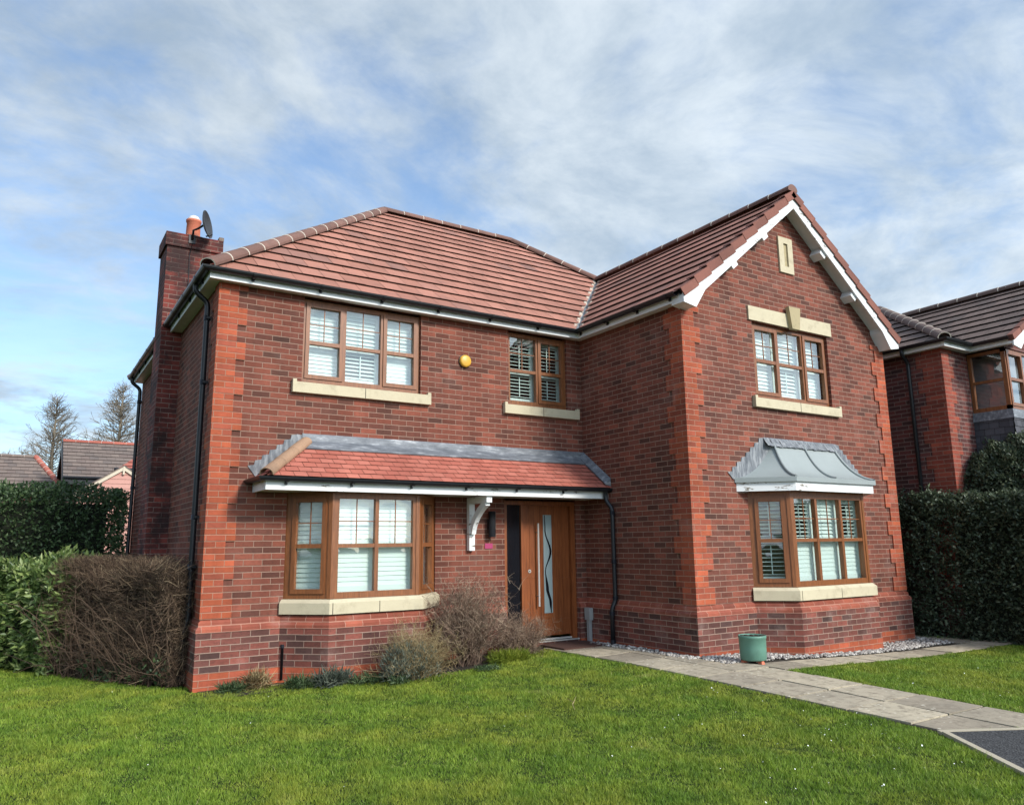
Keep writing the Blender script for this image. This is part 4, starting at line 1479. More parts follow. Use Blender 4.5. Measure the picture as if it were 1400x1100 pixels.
o = thing('wall_lamp', (3.935, -.08, 1.1), 'black cylindrical wall lamp on brick beside the front door', 'wall lamp')
mb = MB(); mb.tube([(3.935, -.085, .93), (3.935, -.085, 1.30)], .052, 20); mb.build('lamp_body', M['black'], o)
mb = MB(); mb.box(3.90, 3.97, -.05, -.001, 1.04, 1.18); mb.build('lamp_bracket', M['black'], o)
mb = MB(); mb.box(3.855, 3.985, -.012, -.001, .765, .84)
tag(mb.build('wall_plaque', M['pink']), 'small pink plaque on brick just below the black wall lamp', 'plaque')

o = thing('satellite_dish', (.18, 2.6, 5.7), 'black satellite dish on a bracket at the chimney top', 'satellite dish')
mb = MB()
dn = Vector((.86, -.50, .16)).normalized()
da = dn.cross(Vector((0, 0, 1))).normalized(); db = da.cross(dn)
dc = Vector((.19, 2.50, 5.88))
rings = []
for i in range(7):
    rr = .225 * i / 6
    dep = .055 * (i / 6) ** 2
    rings.append([dc + (da * math.cos(th) * .9 + db * math.sin(th)) * rr + dn * dep for th in [2 * math.pi * k / 28 for k in range(28)]])
for i in range(6):
    for k in range(28):
        k2 = (k + 1) % 28
        mb.poly([rings[i][k], rings[i][k2], rings[i + 1][k2], rings[i + 1][k]], 0, smooth=True)
        bk = -dn * .012
        mb.poly([rings[i][k] + bk, rings[i + 1][k] + bk, rings[i + 1][k2] + bk, rings[i][k2] + bk], 0, smooth=True)
for k in range(28):
    k2 = (k + 1) % 28
    mb.poly([rings[6][k], rings[6][k2], rings[6][k2] - dn * .012, rings[6][k] - dn * .012], 0)
mb.build('reflector', M['dish'], o)
mb = MB()
mb.tube([dc - dn * .01, dc - dn * .1 + Vector((0, 0, -.05)), (.05, 2.62, 5.80), (.05, 2.66, 5.66)], .018, 8)
mb.box(.0, .10, 2.67, 2.69, 5.60, 5.74)
mb.tube([dc - db * .20, dc - db * .19 + dn * .06], .012, 8)
mb.tube([dc - db * .19 + dn * .05, dc - db * .17 + dn * .10], .022, 10)
mb.build('arm', M['black'], o)
mb = MB(); mb.tube([(.06, 2.68, 5.62), (.03, 2.712, 5.4), (.04, 2.712, 5.0), (.03, 2.712, 4.6)], .006, 6); mb.build('cable', M['black'], o)

mb = MB(); mb.box(4.72, 5.55, -.72, -.10, -.655, -.628, 0)
zt0 = gz(5.2, -.4)
tag(mb.build('doormat', M['matm']), 'dark brown doormat on the paving at the front door', 'doormat')

o = thing('meter_box', (5.66, -.16, -.3), 'small grey box with a conduit low on brick between door and drainpipe', 'meter box')
mb = MB(); mb.box(W1 - .13, W1 - .064, -.22, -.09, -.33, -.15); mb.box(W1 - .135, W1 - .13, -.21, -.10, -.32, -.16); mb.build('box', M['grey'], o)
mb = MB(); mb.box(W1 - .12, W1 - .064, -.185, -.125, -.68, -.33); mb.build('conduit', M['grey'], o)

mb = MB(); mb.tube([(.945, -.085, -.36), (.945, -.085, -.75)], .02, 10); mb.tube([(.945, -.085, -.38), (.945, -.085, -.34)], .026, 10)
tag(mb.build('drain_pipe', M['black']), 'short black pipe stub at the foot of the left bay brickwork', 'pipe')

# plant pot
PX_, PY_ = 5.93, -3.02
pz0 = gz(PX_, PY_) + .02
o = thing('plant_pot', (PX_, PY_, pz0), 'round sage green plant pot with bare soil standing on the path corner', 'plant pot')
mb = MB()
mb.lathe((PX_, PY_, pz0 + .03), [(0, 0), (.148, 0), (.158, .015), (.162, .14), (.164, .258), (.170, .264), (.170, .292), (.163, .296), (.156, .285), (.153, .25)], 40)
mb.build('pot', M['pot'], o)
mb = MB(); mb.lathe((PX_, PY_, pz0 + .03), [(.158, .262), (.1, .272), (.0, .278)], 24)
for i in range(60):
    a, rr = random.uniform(0, 6.28), random.uniform(0, .14)
    s_ = random.uniform(.006, .016)
    x_, y_ = PX_ + rr * math.cos(a), PY_ + rr * math.sin(a)
    mb.box(x_ - s_, x_ + s_, y_ - s_, y_ + s_, pz0 + .29, pz0 + .305 + s_)
mb.build('soil', M['soil'], o)
for a in (.5, 2.6, 4.7):
    mb = MB(); x_, y_ = PX_ + .12 * math.cos(a), PY_ + .12 * math.sin(a)
    mb.hexa([(x_ - .03, y_ - .03, pz0 - .01), (x_ + .03, y_ - .03, pz0 - .01), (x_ + .03, y_ + .03, pz0 - .01), (x_ - .03, y_ + .03, pz0 - .01)],
            [(x_ - .02, y_ - .02, pz0 + .032), (x_ + .02, y_ - .02, pz0 + .032), (x_ + .02, y_ + .02, pz0 + .032), (x_ - .02, y_ + .02, pz0 + .032)])
    mb.build('foot', M['terra'], o)

# ------------------------------------------------------------------ neighbour on the right
NX, NY = 11.50, -2.85
nb = thing('neighbour_house', (14.5, 0, -.8), 'neighbouring dark red brick house with grey tiled roof partly hidden by the tall right hedge', 'house')
NWX, NWY = 12.36, -3.50                 # its projecting wing
mb = MB(); panel(mb, (NX, NY, 0), Y_, -X_, 0, 10, -.9, ZS + .1, []); mb.build('wall', M['brick_n'], nb)
mb = MB(); panel(mb, (NX, NY, 0), X_, -Y_, 0, NWX - NX, -.9, ZS + .1, []); mb.build('wall', M['brick_n'], nb)
mb = MB(); panel(mb, (NWX, NWY, 0), X_, -Y_, 0, 3.2, -.9, 2.2, []); mb.build('wall', M['brick_n'], nb)
mb = MB(); panel(mb, (NX, 7.2, 0), X_, Y_, 0, NWX + 4.9 - NX, -.9, ZS + .1, []); mb.build('wall', M['brick_n'], nb)
mb = MB(); panel(mb, (NWX + 1.8, NWY, 0), X_, -Y_, 0, 3.1, 2.2, 4.1, []); panel(mb, (NWX + 4.9, NWY, 0), Y_, X_, 0, 7.2 - NWY, -.9, 4.2, []); mb.build('wall', M['brick_n'], nb)
mb = MB()
k = 0; z = -.0
while z < ZS - .02:
    z1 = min(z + .225, ZS)
    wf, ws = (.3375, .225) if k % 2 == 0 else (.225, .3375)
    wf += .0; ws += .112
    e = .012
    pts = [(NX - e, NY - e), (NX + wf, NY - e), (NX + wf, NY + .02), (NX + .02, NY + .02), (NX + .02, NY + ws), (NX - e, NY + ws)]
    mb.extr([(a, b, z + (.001 if k % 2 else -.001)) for a, b in pts], (0, 0, z1 - z), 0)
    z = z1; k += 1
mb.build('quoin', M['quoin_n'], nb)
# roof
NEO = .20
NXR = 14.75
NP = .61
kn = math.sqrt(1 + NP ** 2)
nu_f, nu_r, nu_l = Vector((0, 1, NP)) / kn, Vector((1, 0, NP)) / kn, Vector((-1, 0, NP)) / kn
NR = 2.75
TWN = NXR - (NWX - NEO)
mb = MB()
tile_slope(mb, (NX - NEO, 0, ZE), Y_, nu_r, lambda t_: NY - NEO + t_ / kn, lambda t_: 7.4, NR * kn, GA, .30)
nroof = mb.build('roof', [M['tile_grey'], M['dark']], nb)
mb = MB()
tile_slope(mb, (0, NY - NEO, ZE), X_, nu_f, lambda t_: NX - NEO + t_ / kn, lambda t_: (NWX - NEO + t_ / kn) if t_ / kn < TWN else 18.0, NR * kn, GA, .30)
mb.build('front_slope', [M['tile_grey'], M['dark']], nroof)
mb = MB()
tile_slope(mb, (NWX - NEO, 0, ZE), Y_, nu_r, lambda t_: NWY - .22, lambda t_: NY - NEO + t_ / kn, TWN * kn, GA, .30)
mb.build('wing_slope', [M['tile_grey'], M['dark']], nroof)
mb = MB()
tile_slope(mb, (2 * NXR - (NWX - NEO), 0, ZE), Y_, nu_l, lambda t_: NWY - .22, lambda t_: NY + 3.4, TWN * kn, GA, .30)
mb.build('wing_slope', [M['tile_grey'], M['dark']], nroof)
mb = MB()
ridge(mb, (NX - NEO, NY - NEO, ZE + .03), (NX - NEO + NR, NY - NEO + NR, ZE + NP * NR + .03), (1, -1, 0))
mb.build('hip_tiles', [M['tile_grey'], M['mortar']], nroof)
mb = MB()
ridge(mb, (NXR, NWY - .24, ZE + NP * TWN + .03), (NXR, NY - NEO + TWN, ZE + NP * TWN + .03), (1, 0, 0))
mb.build('ridge_tiles', [M['tile_grey'], M['mortar']], nroof)
nch = [(NX, 7.2), (NX, NY), (NWX, NY), (NWX, NWY - .20)]
mb = MB(); mb.sweep(nch, [(-.02, ZS), (.146, ZS)], 0, caps=False)
mb.sweep(nch, [(.145, ZS - .018), (.165, ZS - .018), (.165, ZE + .01), (.145, ZE + .01), (.145, ZS - .018)], 0)
mb.build('fascia', M['white'], nb)
mb = MB(); mb.sweep(nch, ring_prof(.226, ZE + .012, .056, .052), 0)
ng = mb.build('gutter', M['black'], nb)
mb = MB(); mb.tube(bend([(NX - .226, -2.28, ZE), (NX - .226, -2.28, ZE - .13), (NX - .06, -2.28, ZE - .26), (NX - .06, -2.28, -.8)]), .034, 10)
mb.build('downpipe', M['black'], ng)
# gable of its wing
zt = lambda x: ZE + NP * (x - (NWX - NEO))
mb = MB(); mv = MB()
for sgn in (1, -1):
    fx = (lambda x: x) if sgn == 1 else (lambda x: 2 * NXR - x)
    xe = NWX - .165
    poly = [(xe, zt(xe) - .035), (NXR, zt(NXR) - .035), (NXR, zt(NXR) - .28), (NWX + .27, zt(NWX + .27) - .28), (NWX + .07, 4.035), (xe, 4.075)]
    pts = [(fx(a), NWY - .21, z_) for a, z_ in poly]
    mb.extr(pts, (0, -.026 if sgn == 1 else -.0262, 0))
    mb.poly([(fx(NWX), NWY - .21, zt(NWX) - .2), (fx(NXR), NWY - .21, zt(NXR) - .2), (fx(NXR), NWY, zt(NXR) - .2), (fx(NWX), NWY, zt(NWX) - .2)])
    for kk in range(int(TWN * kn / GA) + 1):
        d_ = Vector((1, 0, NP)) / kn; nr_ = Vector((-NP, 0, 1)) / kn
        t0, t1 = kk * GA - .01, min((kk + 1) * GA, TWN * kn)
        b0 = Vector((NWX - NEO, 0, ZE))
        pr = [b0 + d_ * t0 - nr_ * .065, b0 + d_ * t1 - nr_ * .075, b0 + d_ * t1 + nr_ * .022, b0 + d_ * t0 + nr_ * .042]
        mv.extr([(fx(v.x), NWY - .26 - .004 * (kk % 2), v.z) for v in pr], (0, .10, 0))
mb.build('bargeboard', M['paint'], nb)
mv.build('verge_tiles', M['verge'], nroof)
mb = MB(); mb.poly([(NWX, NWY, 4.1), (NWX + 4.9, NWY, 4.1), (NWX + 4.85, NWY, 4.12), (NXR, NWY, zt(NXR) - .04), (NWX, NWY, zt(NWX) - .04)])
mb.build('wall', M['brick_n'], nb)
# corner window and the tile hanging below it
Fa, La = facet((NWX + .02, NY), (NWX + .02, NWY + .02))
w_ = window(Fa, [La], 3.02, 4.10, 3.56, (), [(0, 0)], bars=False, shutters=False, parent=nb)
Fb, Lb = facet((NWX + .02, NWY + .02), (NWX + 1.8, NWY + .02))
window(Fb, [.6, .6, .58], 3.02, 4.10, 3.56, (0,), None, bars=False, shutters=False, parent=nb)
mb = MB(); mb.poly([(NWX + .5, NY + .4, 2.9), (NWX + .5, NWY + .25, 2.9), (NWX + .5, NWY + .25, 4.1), (NWX + .5, NY + .4, 4.1)])
mb.poly([(NWX + .5, NWY + .25, 2.9), (NWX + 1.9, NWY + .25, 2.9), (NWX + 1.9, NWY + .25, 4.1), (NWX + .5, NWY + .25, 4.1)])
mb.build('curtain', plain('grey_curtain', S(120, 124, 128), .9, .1, 6), nb)
mb = MB()
tile_slope(mb, (NWX - .02, NY, 2.15), -Y_, Vector((.02, 0, 1)).normalized(), lambda t_: 0.0, lambda t_: NY - NWY, .80, .114, .165, lip=.014, under=.03)
tile_slope(mb, (NWX - .02, NWY - .02, 2.15), X_, Vector((0, .02, 1)).normalized(), lambda t_: 0.0, lambda t_: 3.2, .80, .114, .165, lip=.014, under=.03)
mb.build('hung_tiles', [M['slate'], M['dark']], nb)
mb = MB(); mb.sweep([(NWX, NY), (NWX, NWY), (NWX + 3.2, NWY)], [(0, 2.86), (.03, 2.86), (.012, 3.02), (0, 3.02)], 0)
mb.build('lead_apron', M['flash2'], nb)

# ------------------------------------------------------------------ houses beyond the left hedge
def far_roof(parent, O, es, us, lo, hi, tmax, mats_, name='roof'):
    mb = MB(); tile_slope(mb, O, es, us, lo, hi, tmax, .345, .33, lip=.03, under=.05)
    return mb.build(name, mats_, parent)
def roof_vec(p): 
    k1 = math.sqrt(1 + p * p)
    return Vector((0, 1, p)) / k1, k1

h1 = thing('far_house', (-4.5, 33, -.8), 'low far house with grey brown hipped roof and red hip tiles, furthest left behind hedge', 'house')
yE, zE1, zR1 = 30.0, 3.35, 5.2
rn = 3.0; p1 = (zR1 - zE1) / rn; u1, k1 = roof_vec(p1)
xR = -.15                                # right eave end
r1 = far_roof(h1, (0, yE, zE1), X_, u1, lambda t_: -14, lambda t_: xR - t_ / k1 * .42, rn * k1, [M['tile_far'], M['dark']])
mb = MB(); mb.poly([(xR, yE, zE1), (xR, yE + 6, zE1), (xR - 1.26, yE + 3, zR1)]); mb.poly([(-14, yE + 6, zE1), (xR, yE + 6, zE1), (xR - 1.26, yE + 3, zR1), (-14, yE + 3, zR1)][::-1]); mb.build('roof_slope', M['tile_far'], r1)
mb = MB(); ridge(mb, (-14, yE + 3, zR1), (xR - 1.26, yE + 3, zR1), (0, 1, 0), r=.12, seg=.45)
mb.build('ridge_tiles', [M['tile_far'], M['mortar']], r1)
mb = MB(); ridge(mb, (xR, yE, zE1 + .02), (xR - 1.26, yE + 3, zR1 + .02), (.92, .39, 0), r=.13, seg=.42)
mb.build('hip_tiles', [M['red_far'], M['mortar']], r1)
mb = MB(); mb.box(-13.8, xR - .3, yE + .3, yE + 5.7, -.9, zE1 - .02); mb.build('wall', M['brick_n'], h1)
mb = MB(); mb.tube([(-14, yE - .05, zE1), (xR, yE - .05, zE1)], .06, 8); mb.build('gutter', M['black'], h1)

h2 = thing('far_house', (5, 29, -.8), 'far house with dark gabled roof edge, taller roof between hedge and brick house wall', 'house')
yE, zE2, zR2, rn = 26.0, 3.72, 5.55, 3.0; p2 = (zR2 - zE2) / rn; u2, k2_ = roof_vec(p2)
xL = -.50
r2 = far_roof(h2, (0, yE, zE2), X_, u2, lambda t_: xL, lambda t_: 9.0, rn * k2_, [M['tile_far'], M['dark']])
mb = MB(); mb.poly([(xL, yE + 6, zE2), (9, yE + 6, zE2), (9, yE + 3, zR2), (xL, yE + 3, zR2)]); mb.build('roof_slope', M['tile_far'], r2)
mb = MB(); ridge(mb, (xL, yE + 3, zR2), (9, yE + 3, zR2), (0, 1, 0), r=.12, seg=.5); mb.build('ridge_tiles', [M['red_far'], M['mortar']], r2)
mb = MB()
for s_ in (0, 1):
    y0q, y1q = (yE - .1, yE + 3) if s_ == 0 else (yE + 6.1, yE + 3)
    mb.extr([(xL - .04, y0q, zE2 - .06), (xL - .04, y1q, zR2 - .0), (xL - .04, y1q, zR2 - .30), (xL - .04, y0q, zE2 - .36)], (.04, 0, 0))
mb.build('bargeboard', M['black'], h2)
mb = MB(); mb.box(xL + .25, 8.7, yE + .3, yE + 5.7, -.9, zE2 - .05); mb.poly([(xL + .25, yE + .3, zE2 - .05), (xL + .25, yE + 5.7, zE2 - .05), (xL + .25, yE + 3, zR2 - .25)]); mb.build('wall', M['brick_n'], h2)
mb = MB(); mb.box(xL, 9, yE - .06, yE - .02, zE2 - .28, zE2); mb.tube([(xL, yE - .1, zE2), (9, yE - .1, zE2)], .06, 8); mb.build('gutter', M['black'], h2)

h3 = thing('summer_house', (1.0, 20, -.8), 'small pale gabled outbuilding with pink weatherboards just above the left hedge', 'outbuilding')
yq = 19.0; ax, az, hw, dz3 = .98, 3.58, 1.30, .88
mb = MB()
mb.poly([(ax - hw, yq, -.8), (ax + hw, yq, -.8), (ax + hw, yq, az - dz3 - .05), (ax, yq, az - .08), (ax - hw, yq, az - dz3 - .05)])
mb.poly([(ax - hw, yq, -.8), (ax - hw, yq + 3, -.8), (ax - hw, yq + 3, az - dz3 - .05), (ax - hw, yq, az - dz3 - .05)])
zz_ = 1.6
while zz_ < az - .1:
    ww = min(hw, max(0.02, (az - .08 - zz_ - .02) / dz3 * hw))
    mb.hexa([(ax - ww, yq - .022, zz_), (ax + ww, yq - .022, zz_), (ax + ww, yq - .001, zz_), (ax - ww, yq - .001, zz_)],
            [(ax - ww + .02, yq - .006, zz_ + .15), (ax + ww - .02, yq - .006, zz_ + .15), (ax + ww - .02, yq - .001, zz_ + .15), (ax - ww + .02, yq - .001, zz_ + .15)])
    zz_ += .155
mb.build('wall', M['pinkboard'], h3)
mb = MB()
for s_ in (-1, 1):
    mb.extr([(ax, yq - .08, az + .02), (ax + s_ * (hw + .18), yq - .08, az - (hw + .18) / hw * dz3 + .02), (ax + s_ * (hw + .18), yq - .08, az - (hw + .18) / hw * dz3 - .13), (ax, yq - .08, az - .13)], (0, .05, 0))
mb.box(ax - .03, ax + .03, yq - .10, yq - .02, az - .28, az - .0)
mb.build('bargeboard', M['cream'], h3)
mb = MB()
for s_ in (-1, 1):
    mb.extr([(ax, yq - .1, az + .04), (ax + s_ * (hw + .2), yq - .1, az - (hw + .2) / hw * dz3 + .04), (ax + s_ * (hw + .2), yq - .1, az - (hw + .2) / hw * dz3 + .0), (ax, yq - .1, az + .0)], (0, 3.2, 0))
mb.build('roof', M['tile_far'], h3)
h4 = thing('far_house', (2.6, 24, -.8), 'far house showing only a small red hipped roof corner against the brick wall', 'house')
mb = MB()
yE4, zE4 = 22.0, 3.75
u4, k4 = roof_vec(.62)
tile_slope(mb, (0, yE4, zE4), X_, u4, lambda t_: 1.05 + t_ / k4 * .75, lambda t_: 7.0, 1.4 * k4, .30, .3, lip=.03, under=.05)
r4 = mb.build('roof', [M['red_far'], M['dark']], h4)
mb = MB(); mb.box(.95, 7, yE4 - .08, yE4 - .02, zE4 - .22, zE4 + .02); mb.tube([(.95, yE4 - .1, zE4), (7, yE4 - .1, zE4)], .055, 8); mb.build('gutter', M['black'], h4)
mb = MB(); mb.box(1.3, 7, yE4 + .3, yE4 + 3, -.9, zE4); mb.build('wall', M['brick_n'], h4)

# ------------------------------------------------------------------ far bare trees
def bare_conifer(name, x, y, ztop, label, spread=2.4, nwh=26, zlow=1.5, seed=1, dens=1.0):
    global rng
    rng = np.random.default_rng(seed)
    o = thing(name, (x, y, -.8), label, 'tree', 'bare trees beyond the left houses')
    H = ztop + .8
    tr = [(np.array([[x, y, -.8], [x + .05, y, -.8 + H * .4], [x - .03, y, -.8 + H * .75], [x, y, ztop]]), .20, .02, .5)]
    V, F, Rr = twig_arrays(tr, 7)
    arrays('trunk', V, F, M['twig_far'], Rr, o, True)
    ch = []
    for i in range(nwh):
        f = i / (nwh - 1)
        z = zlow + (ztop - zlow) * f
        L = spread * (1 - f) ** .8 + .22
        for b in range(int(rng.integers(4, 7) * dens)):
            a = rng.uniform(0, 2 * np.pi)
            d = np.array([np.cos(a), np.sin(a), rng.uniform(.15, .6) * (0.5 + f)])
            LL = L * rng.uniform(.55, 1.1)
            pts = curve_pts((x, y, z + rng.uniform(-.15, .15)), d, LL, 7, .10, .03)
            ch.append((pts, .026, .009, rng.random()))
            for j in range(int(5 + LL * 5.5)):
                q = pts[rng.integers(1, 7)] + rng.normal(0, .02, 3)
                dd = (pts[-1] - pts[0]); dd = dd / np.linalg.norm(dd) + rng.normal(0, .55, 3) + np.array([0, 0, .1])
                tp = curve_pts(q, dd, rng.uniform(.2, .65), 4, .25, 0)
                ch.append((tp, .012, .006, rng.random()))
                if rng.random() < .5:
                    ch.append((curve_pts(tp[2], dd + rng.normal(0, .7, 3), rng.uniform(.12, .35), 3, .3, 0), .008, .005, rng.random()))
    V, F, Rr = twig_arrays(ch, 3)
    arrays('crown', V, F, M['twig_far'], Rr, o, True)
bare_conifer('bare_tree', -.55, 40, 9.15, 'bare larch-shaped tree standing alone between the two far roofs', 2.7, 30, 2.5, 3)
bare_conifer('bare_tree', 2.55, 38, 9.7, 'taller bare conifer with drooping dark branches close to the house corner', 3.0, 34, 2.5, 5, 1.25)

def bare_round(name, x, y, ztop, rad, label, seed):
    global rng
    rng = np.random.default_rng(seed)
    o = thing(name, (x, y, -.8), label, 'tree', 'bare trees beyond the left houses')
    V, F, Rr = twig_arrays([(np.array([[x, y, -.8], [x, y, 1.5], [x + .1, y, 3.5]]), .2, .1, .5)], 7)
    arrays('trunk', V, F, M['twig_far'], Rr, o, True)
    ch = []
    for i in range(26):
        a = rng.uniform(0, 2 * np.pi); el = rng.uniform(.5, 1.5)
        d = np.array([np.cos(a) * np.cos(el), np.sin(a) * np.cos(el), np.sin(el)])
        L = (ztop - 2.6) * rng.uniform(.7, 1.0) if el > 1 else rad * rng.uniform(.8, 1.1)
        pts = curve_pts((x, y, 2.6 + rng.uniform(0, .8)), d, L * .92, 8, .12, .03)
        ch.append((pts, .05, .012, rng.random()))
        for j in range(26):
            q = pts[rng.integers(3, 8)]
            dd = d + rng.normal(0, .55, 3)
            tp = curve_pts(q, dd, rng.uniform(.4, 1.0), 5, .22, .02)
            ch.append((tp, .014, .006, rng.random()))
            for _ in range(2):
                ch.append((curve_pts(tp[rng.integers(1, 5)], dd + rng.normal(0, .6, 3), rng.uniform(.2, .5), 3, .25), .008, .005, rng.random()))
    V, F, Rr = twig_arrays(ch, 3)
    arrays('crown', V, F, M['twig_far'], Rr, o, True)
bare_round('bare_tree', -4.0, 44, 7.35, 2.8, 'low bare round tree at the far left above the hipped roof', 8)
bare_round('bare_tree', -2.1, 47, 7.2, 2.2, 'small bare tree just left of the larch-shaped one, behind the far roof', 9)

# ------------------------------------------------------------------ hedges
rng = np.random.default_rng(21)
def vnoise(P, f, seed=0):
    r_ = np.random.default_rng(seed)
    out = np.zeros(len(P))
    for k in range(5):
        d = r_.normal(0, 1, 3); ph = r_.uniform(0, 6.28)
        out += np.sin(P @ d * f * (1 + .5 * k) + ph) / (1 + .5 * k)
    return out / 2.2

def hedge_points(foot, z0, z1, n, depth=.25, topdome=0.0, amp=.08, sides='all'):
    """points on the walls and top of an extruded footprint polygon (x,y list), clumpy and pushed inwards at random"""
    foot = [np.array(p, float) for p in foot]
    m_ = len(foot)
    area = 0
    cen = sum(foot) / m_
    segs = []
    for i in range(m_):
        a, b = foot[i], foot[(i + 1) % m_]
        L = np.linalg.norm(b - a)
        nrm_ = np.array([(b - a)[1], -(b - a)[0]]) / L
        if nrm_ @ ((a + b) / 2 - cen) < 0: nrm_ = -nrm_
        segs.append((a, b, nrm_, L * (z1 - z0)))
    tri = []
    for i in range(1, m_ - 1):
        a, b, c = foot[0], foot[i], foot[i + 1]
        tri.append((a, b, c, abs((b - a)[0] * (c - a)[1] - (b - a)[1] * (c - a)[0]) / 2))
    tot = sum(s_[3] for s_ in segs) + sum(t_[3] for t_ in tri)
    Ps, Ns = [], []
    for a, b, nr_, ar in segs:
        k = int(n * ar / tot)
        t_ = rng.random((k, 1)); z = rng.uniform(z0, z1, (k, 1))
        P = np.concatenate([a + (b - a) * t_, z], 1)
        Ps.append(P); Ns.append(np.tile([nr_[0], nr_[1], .25], (k, 1)))
    for a, b, c, ar in tri:
        k = int(n * ar / tot * 1.3)
        r1, r2 = rng.random((k, 1)), rng.random((k, 1))
        f = r1 + r2 > 1
        r1, r2 = np.where(f, 1 - r1, r1), np.where(f, 1 - r2, r2)
        P = a + (b - a) * r1 + (c - a) * r2
        Ps.append(np.concatenate([P, np.full((k, 1), z1)], 1)); Ns.append(np.tile([0, 0, 1.0], (k, 1)))
    P = np.concatenate(Ps); N = unit(np.concatenate(Ns))
    # rounded shoulders: the sides lean in near the top and the top drops towards its edges
    k = np.clip((P[:, 2] - (z1 - .32)) / .32, 0, 1) ** 2 * .17 * (np.abs(N[:, 2]) < .9)
    P = P - N * np.array([1, 1, 0]) * k[:, None]
    dmin = np.full(len(P), 9.0)
    for i in range(m_):
        a, b = foot[i], foot[(i + 1) % m_]
        t_ = np.clip(((P[:, :2] - a) @ (b - a)) / ((b - a) @ (b - a)), 0, 1)
        dmin = np.minimum(dmin, np.linalg.norm(P[:, :2] - a - t_[:, None] * (b - a), axis=1))
    P[:, 2] -= np.where(N[:, 2] > .9, .16 * np.exp(-dmin / .14), 0)
    nz = vnoise(P, 2.2, 5) * amp + vnoise(P, 6.5, 6) * amp * .6
    P = P + N * nz[:, None] - N * (rng.random((len(P), 1)) ** 1.6 * depth)
    P[:, 2] = np.maximum(P[:, 2], z0 + .02)
    return P, N

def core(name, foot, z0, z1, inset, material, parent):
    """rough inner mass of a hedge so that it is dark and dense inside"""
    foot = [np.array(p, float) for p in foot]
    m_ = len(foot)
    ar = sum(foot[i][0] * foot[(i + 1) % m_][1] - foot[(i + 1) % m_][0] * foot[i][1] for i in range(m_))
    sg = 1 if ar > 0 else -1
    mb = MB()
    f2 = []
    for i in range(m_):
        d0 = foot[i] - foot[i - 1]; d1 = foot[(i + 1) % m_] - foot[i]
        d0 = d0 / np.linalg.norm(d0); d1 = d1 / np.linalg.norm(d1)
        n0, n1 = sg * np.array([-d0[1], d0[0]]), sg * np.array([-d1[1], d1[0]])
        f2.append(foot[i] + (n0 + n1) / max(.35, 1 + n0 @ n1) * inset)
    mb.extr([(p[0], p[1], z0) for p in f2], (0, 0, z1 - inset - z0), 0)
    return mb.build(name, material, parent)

M['hedge_in'] = plain('hedge_interior', (.014, .018, .010, 1), .95, .4, 6)  # near-black solid cores added in the hedges, painting the shade inside them
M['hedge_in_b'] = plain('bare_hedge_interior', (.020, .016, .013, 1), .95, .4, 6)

# tall dark hedge at the back left
o = thing('hedge', (-3.5, 6.2, -.8), 'tall clipped dark green hedge behind the lower laurel hedge, left of the house', 'hedge')
ft = [(-9.5, 6.4), (-.10, 6.9), (-.10, 8.0), (-9.5, 7.6)]
P, N = hedge_points(ft, -.8, 2.03, 60000, .34, amp=.10)
leaves('foliage', P, N, .075, .042, M['leaf_hedge'], o)
core('shade_core', ft, -.8, 2.03, .34, M['hedge_in'], o)
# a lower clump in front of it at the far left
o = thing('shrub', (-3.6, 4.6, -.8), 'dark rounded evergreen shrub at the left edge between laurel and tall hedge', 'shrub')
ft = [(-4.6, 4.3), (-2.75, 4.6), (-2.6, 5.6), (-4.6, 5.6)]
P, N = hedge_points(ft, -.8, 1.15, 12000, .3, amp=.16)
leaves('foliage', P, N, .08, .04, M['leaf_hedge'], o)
core('shade_core', ft, -.8, 1.15, .3, M['hedge_in'], o)

# laurel part of the low hedge
o = thing('hedge', (-2.0, 3.4, -.8), 'low leafy bright green laurel hedge left of the bare brown hedge', 'hedge')
ft = [(-1.30, 2.22), (-1.55, 2.75), (-1.95, 3.48), (-3.6, 6.0), (-2.6, 6.2), (-.95, 4.0), (-.60, 2.9)]
P, N = hedge_points(ft, -.76, .62, 24000, .28, amp=.15)
leaves('foliage', P, N, .098, .041, M['leaf_laurel'], o, bend=.3, spread=.75)
core('shade_core', ft, -.8, .66, .30, M['hedge_in'], o)

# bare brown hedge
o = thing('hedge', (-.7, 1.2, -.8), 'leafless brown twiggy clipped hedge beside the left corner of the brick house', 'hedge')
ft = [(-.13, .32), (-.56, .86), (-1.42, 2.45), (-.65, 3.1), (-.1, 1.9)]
core('shade_core', ft, -.8, .62, .24, M['hedge_in_b'], o)
ch = []
P, N = hedge_points(ft, -.78, .68, 29000, .20, amp=.10)
for i in range(len(P)):
    d = N[i] * .6 + rng.normal(0, .6, 3) + np.array([0, 0, .45])
    L = rng.uniform(.08, .28)
    c_ = curve_pts(P[i] - N[i] * .06, d, L, 5, .15, .0)
    c_[:, 2] = np.minimum(c_[:, 2], .72 + rng.normal(0, .03))
    ch.append((c_, rng.uniform(.0018, .0036), .0013, rng.random() ** 1.3))
for i in range(200):
    k = int(rng.random() < .65)
    a, b = np.array(ft[k]), np.array(ft[k + 1])
    q = a + (b - a) * rng.random()
    c_ = curve_pts((q[0] + rng.normal(0, .04), q[1] + .1 + rng.normal(0, .04), -.8), (rng.normal(.1, .3), rng.normal(.1, .25), 1), rng.uniform(.5, 1.35), 9, .2)
    c_[:, 2] = np.minimum(c_[:, 2], .68)
    ch.append((c_, .006, .0028, rng.random() * .6))
V, F, Rr = twig_arrays(ch, 4)
arrays('twigs', V, F, M['twig_dark'], Rr, o, True)
P, N = hedge_points([(-.2, .45), (-.6, .95), (-1.1, 1.9), (-.6, 2.0)], -.78, -.45, 1500, .15, amp=.05)
leaves('low_leaves', P, N, .07, .04, M['leaf_hedge'], o)

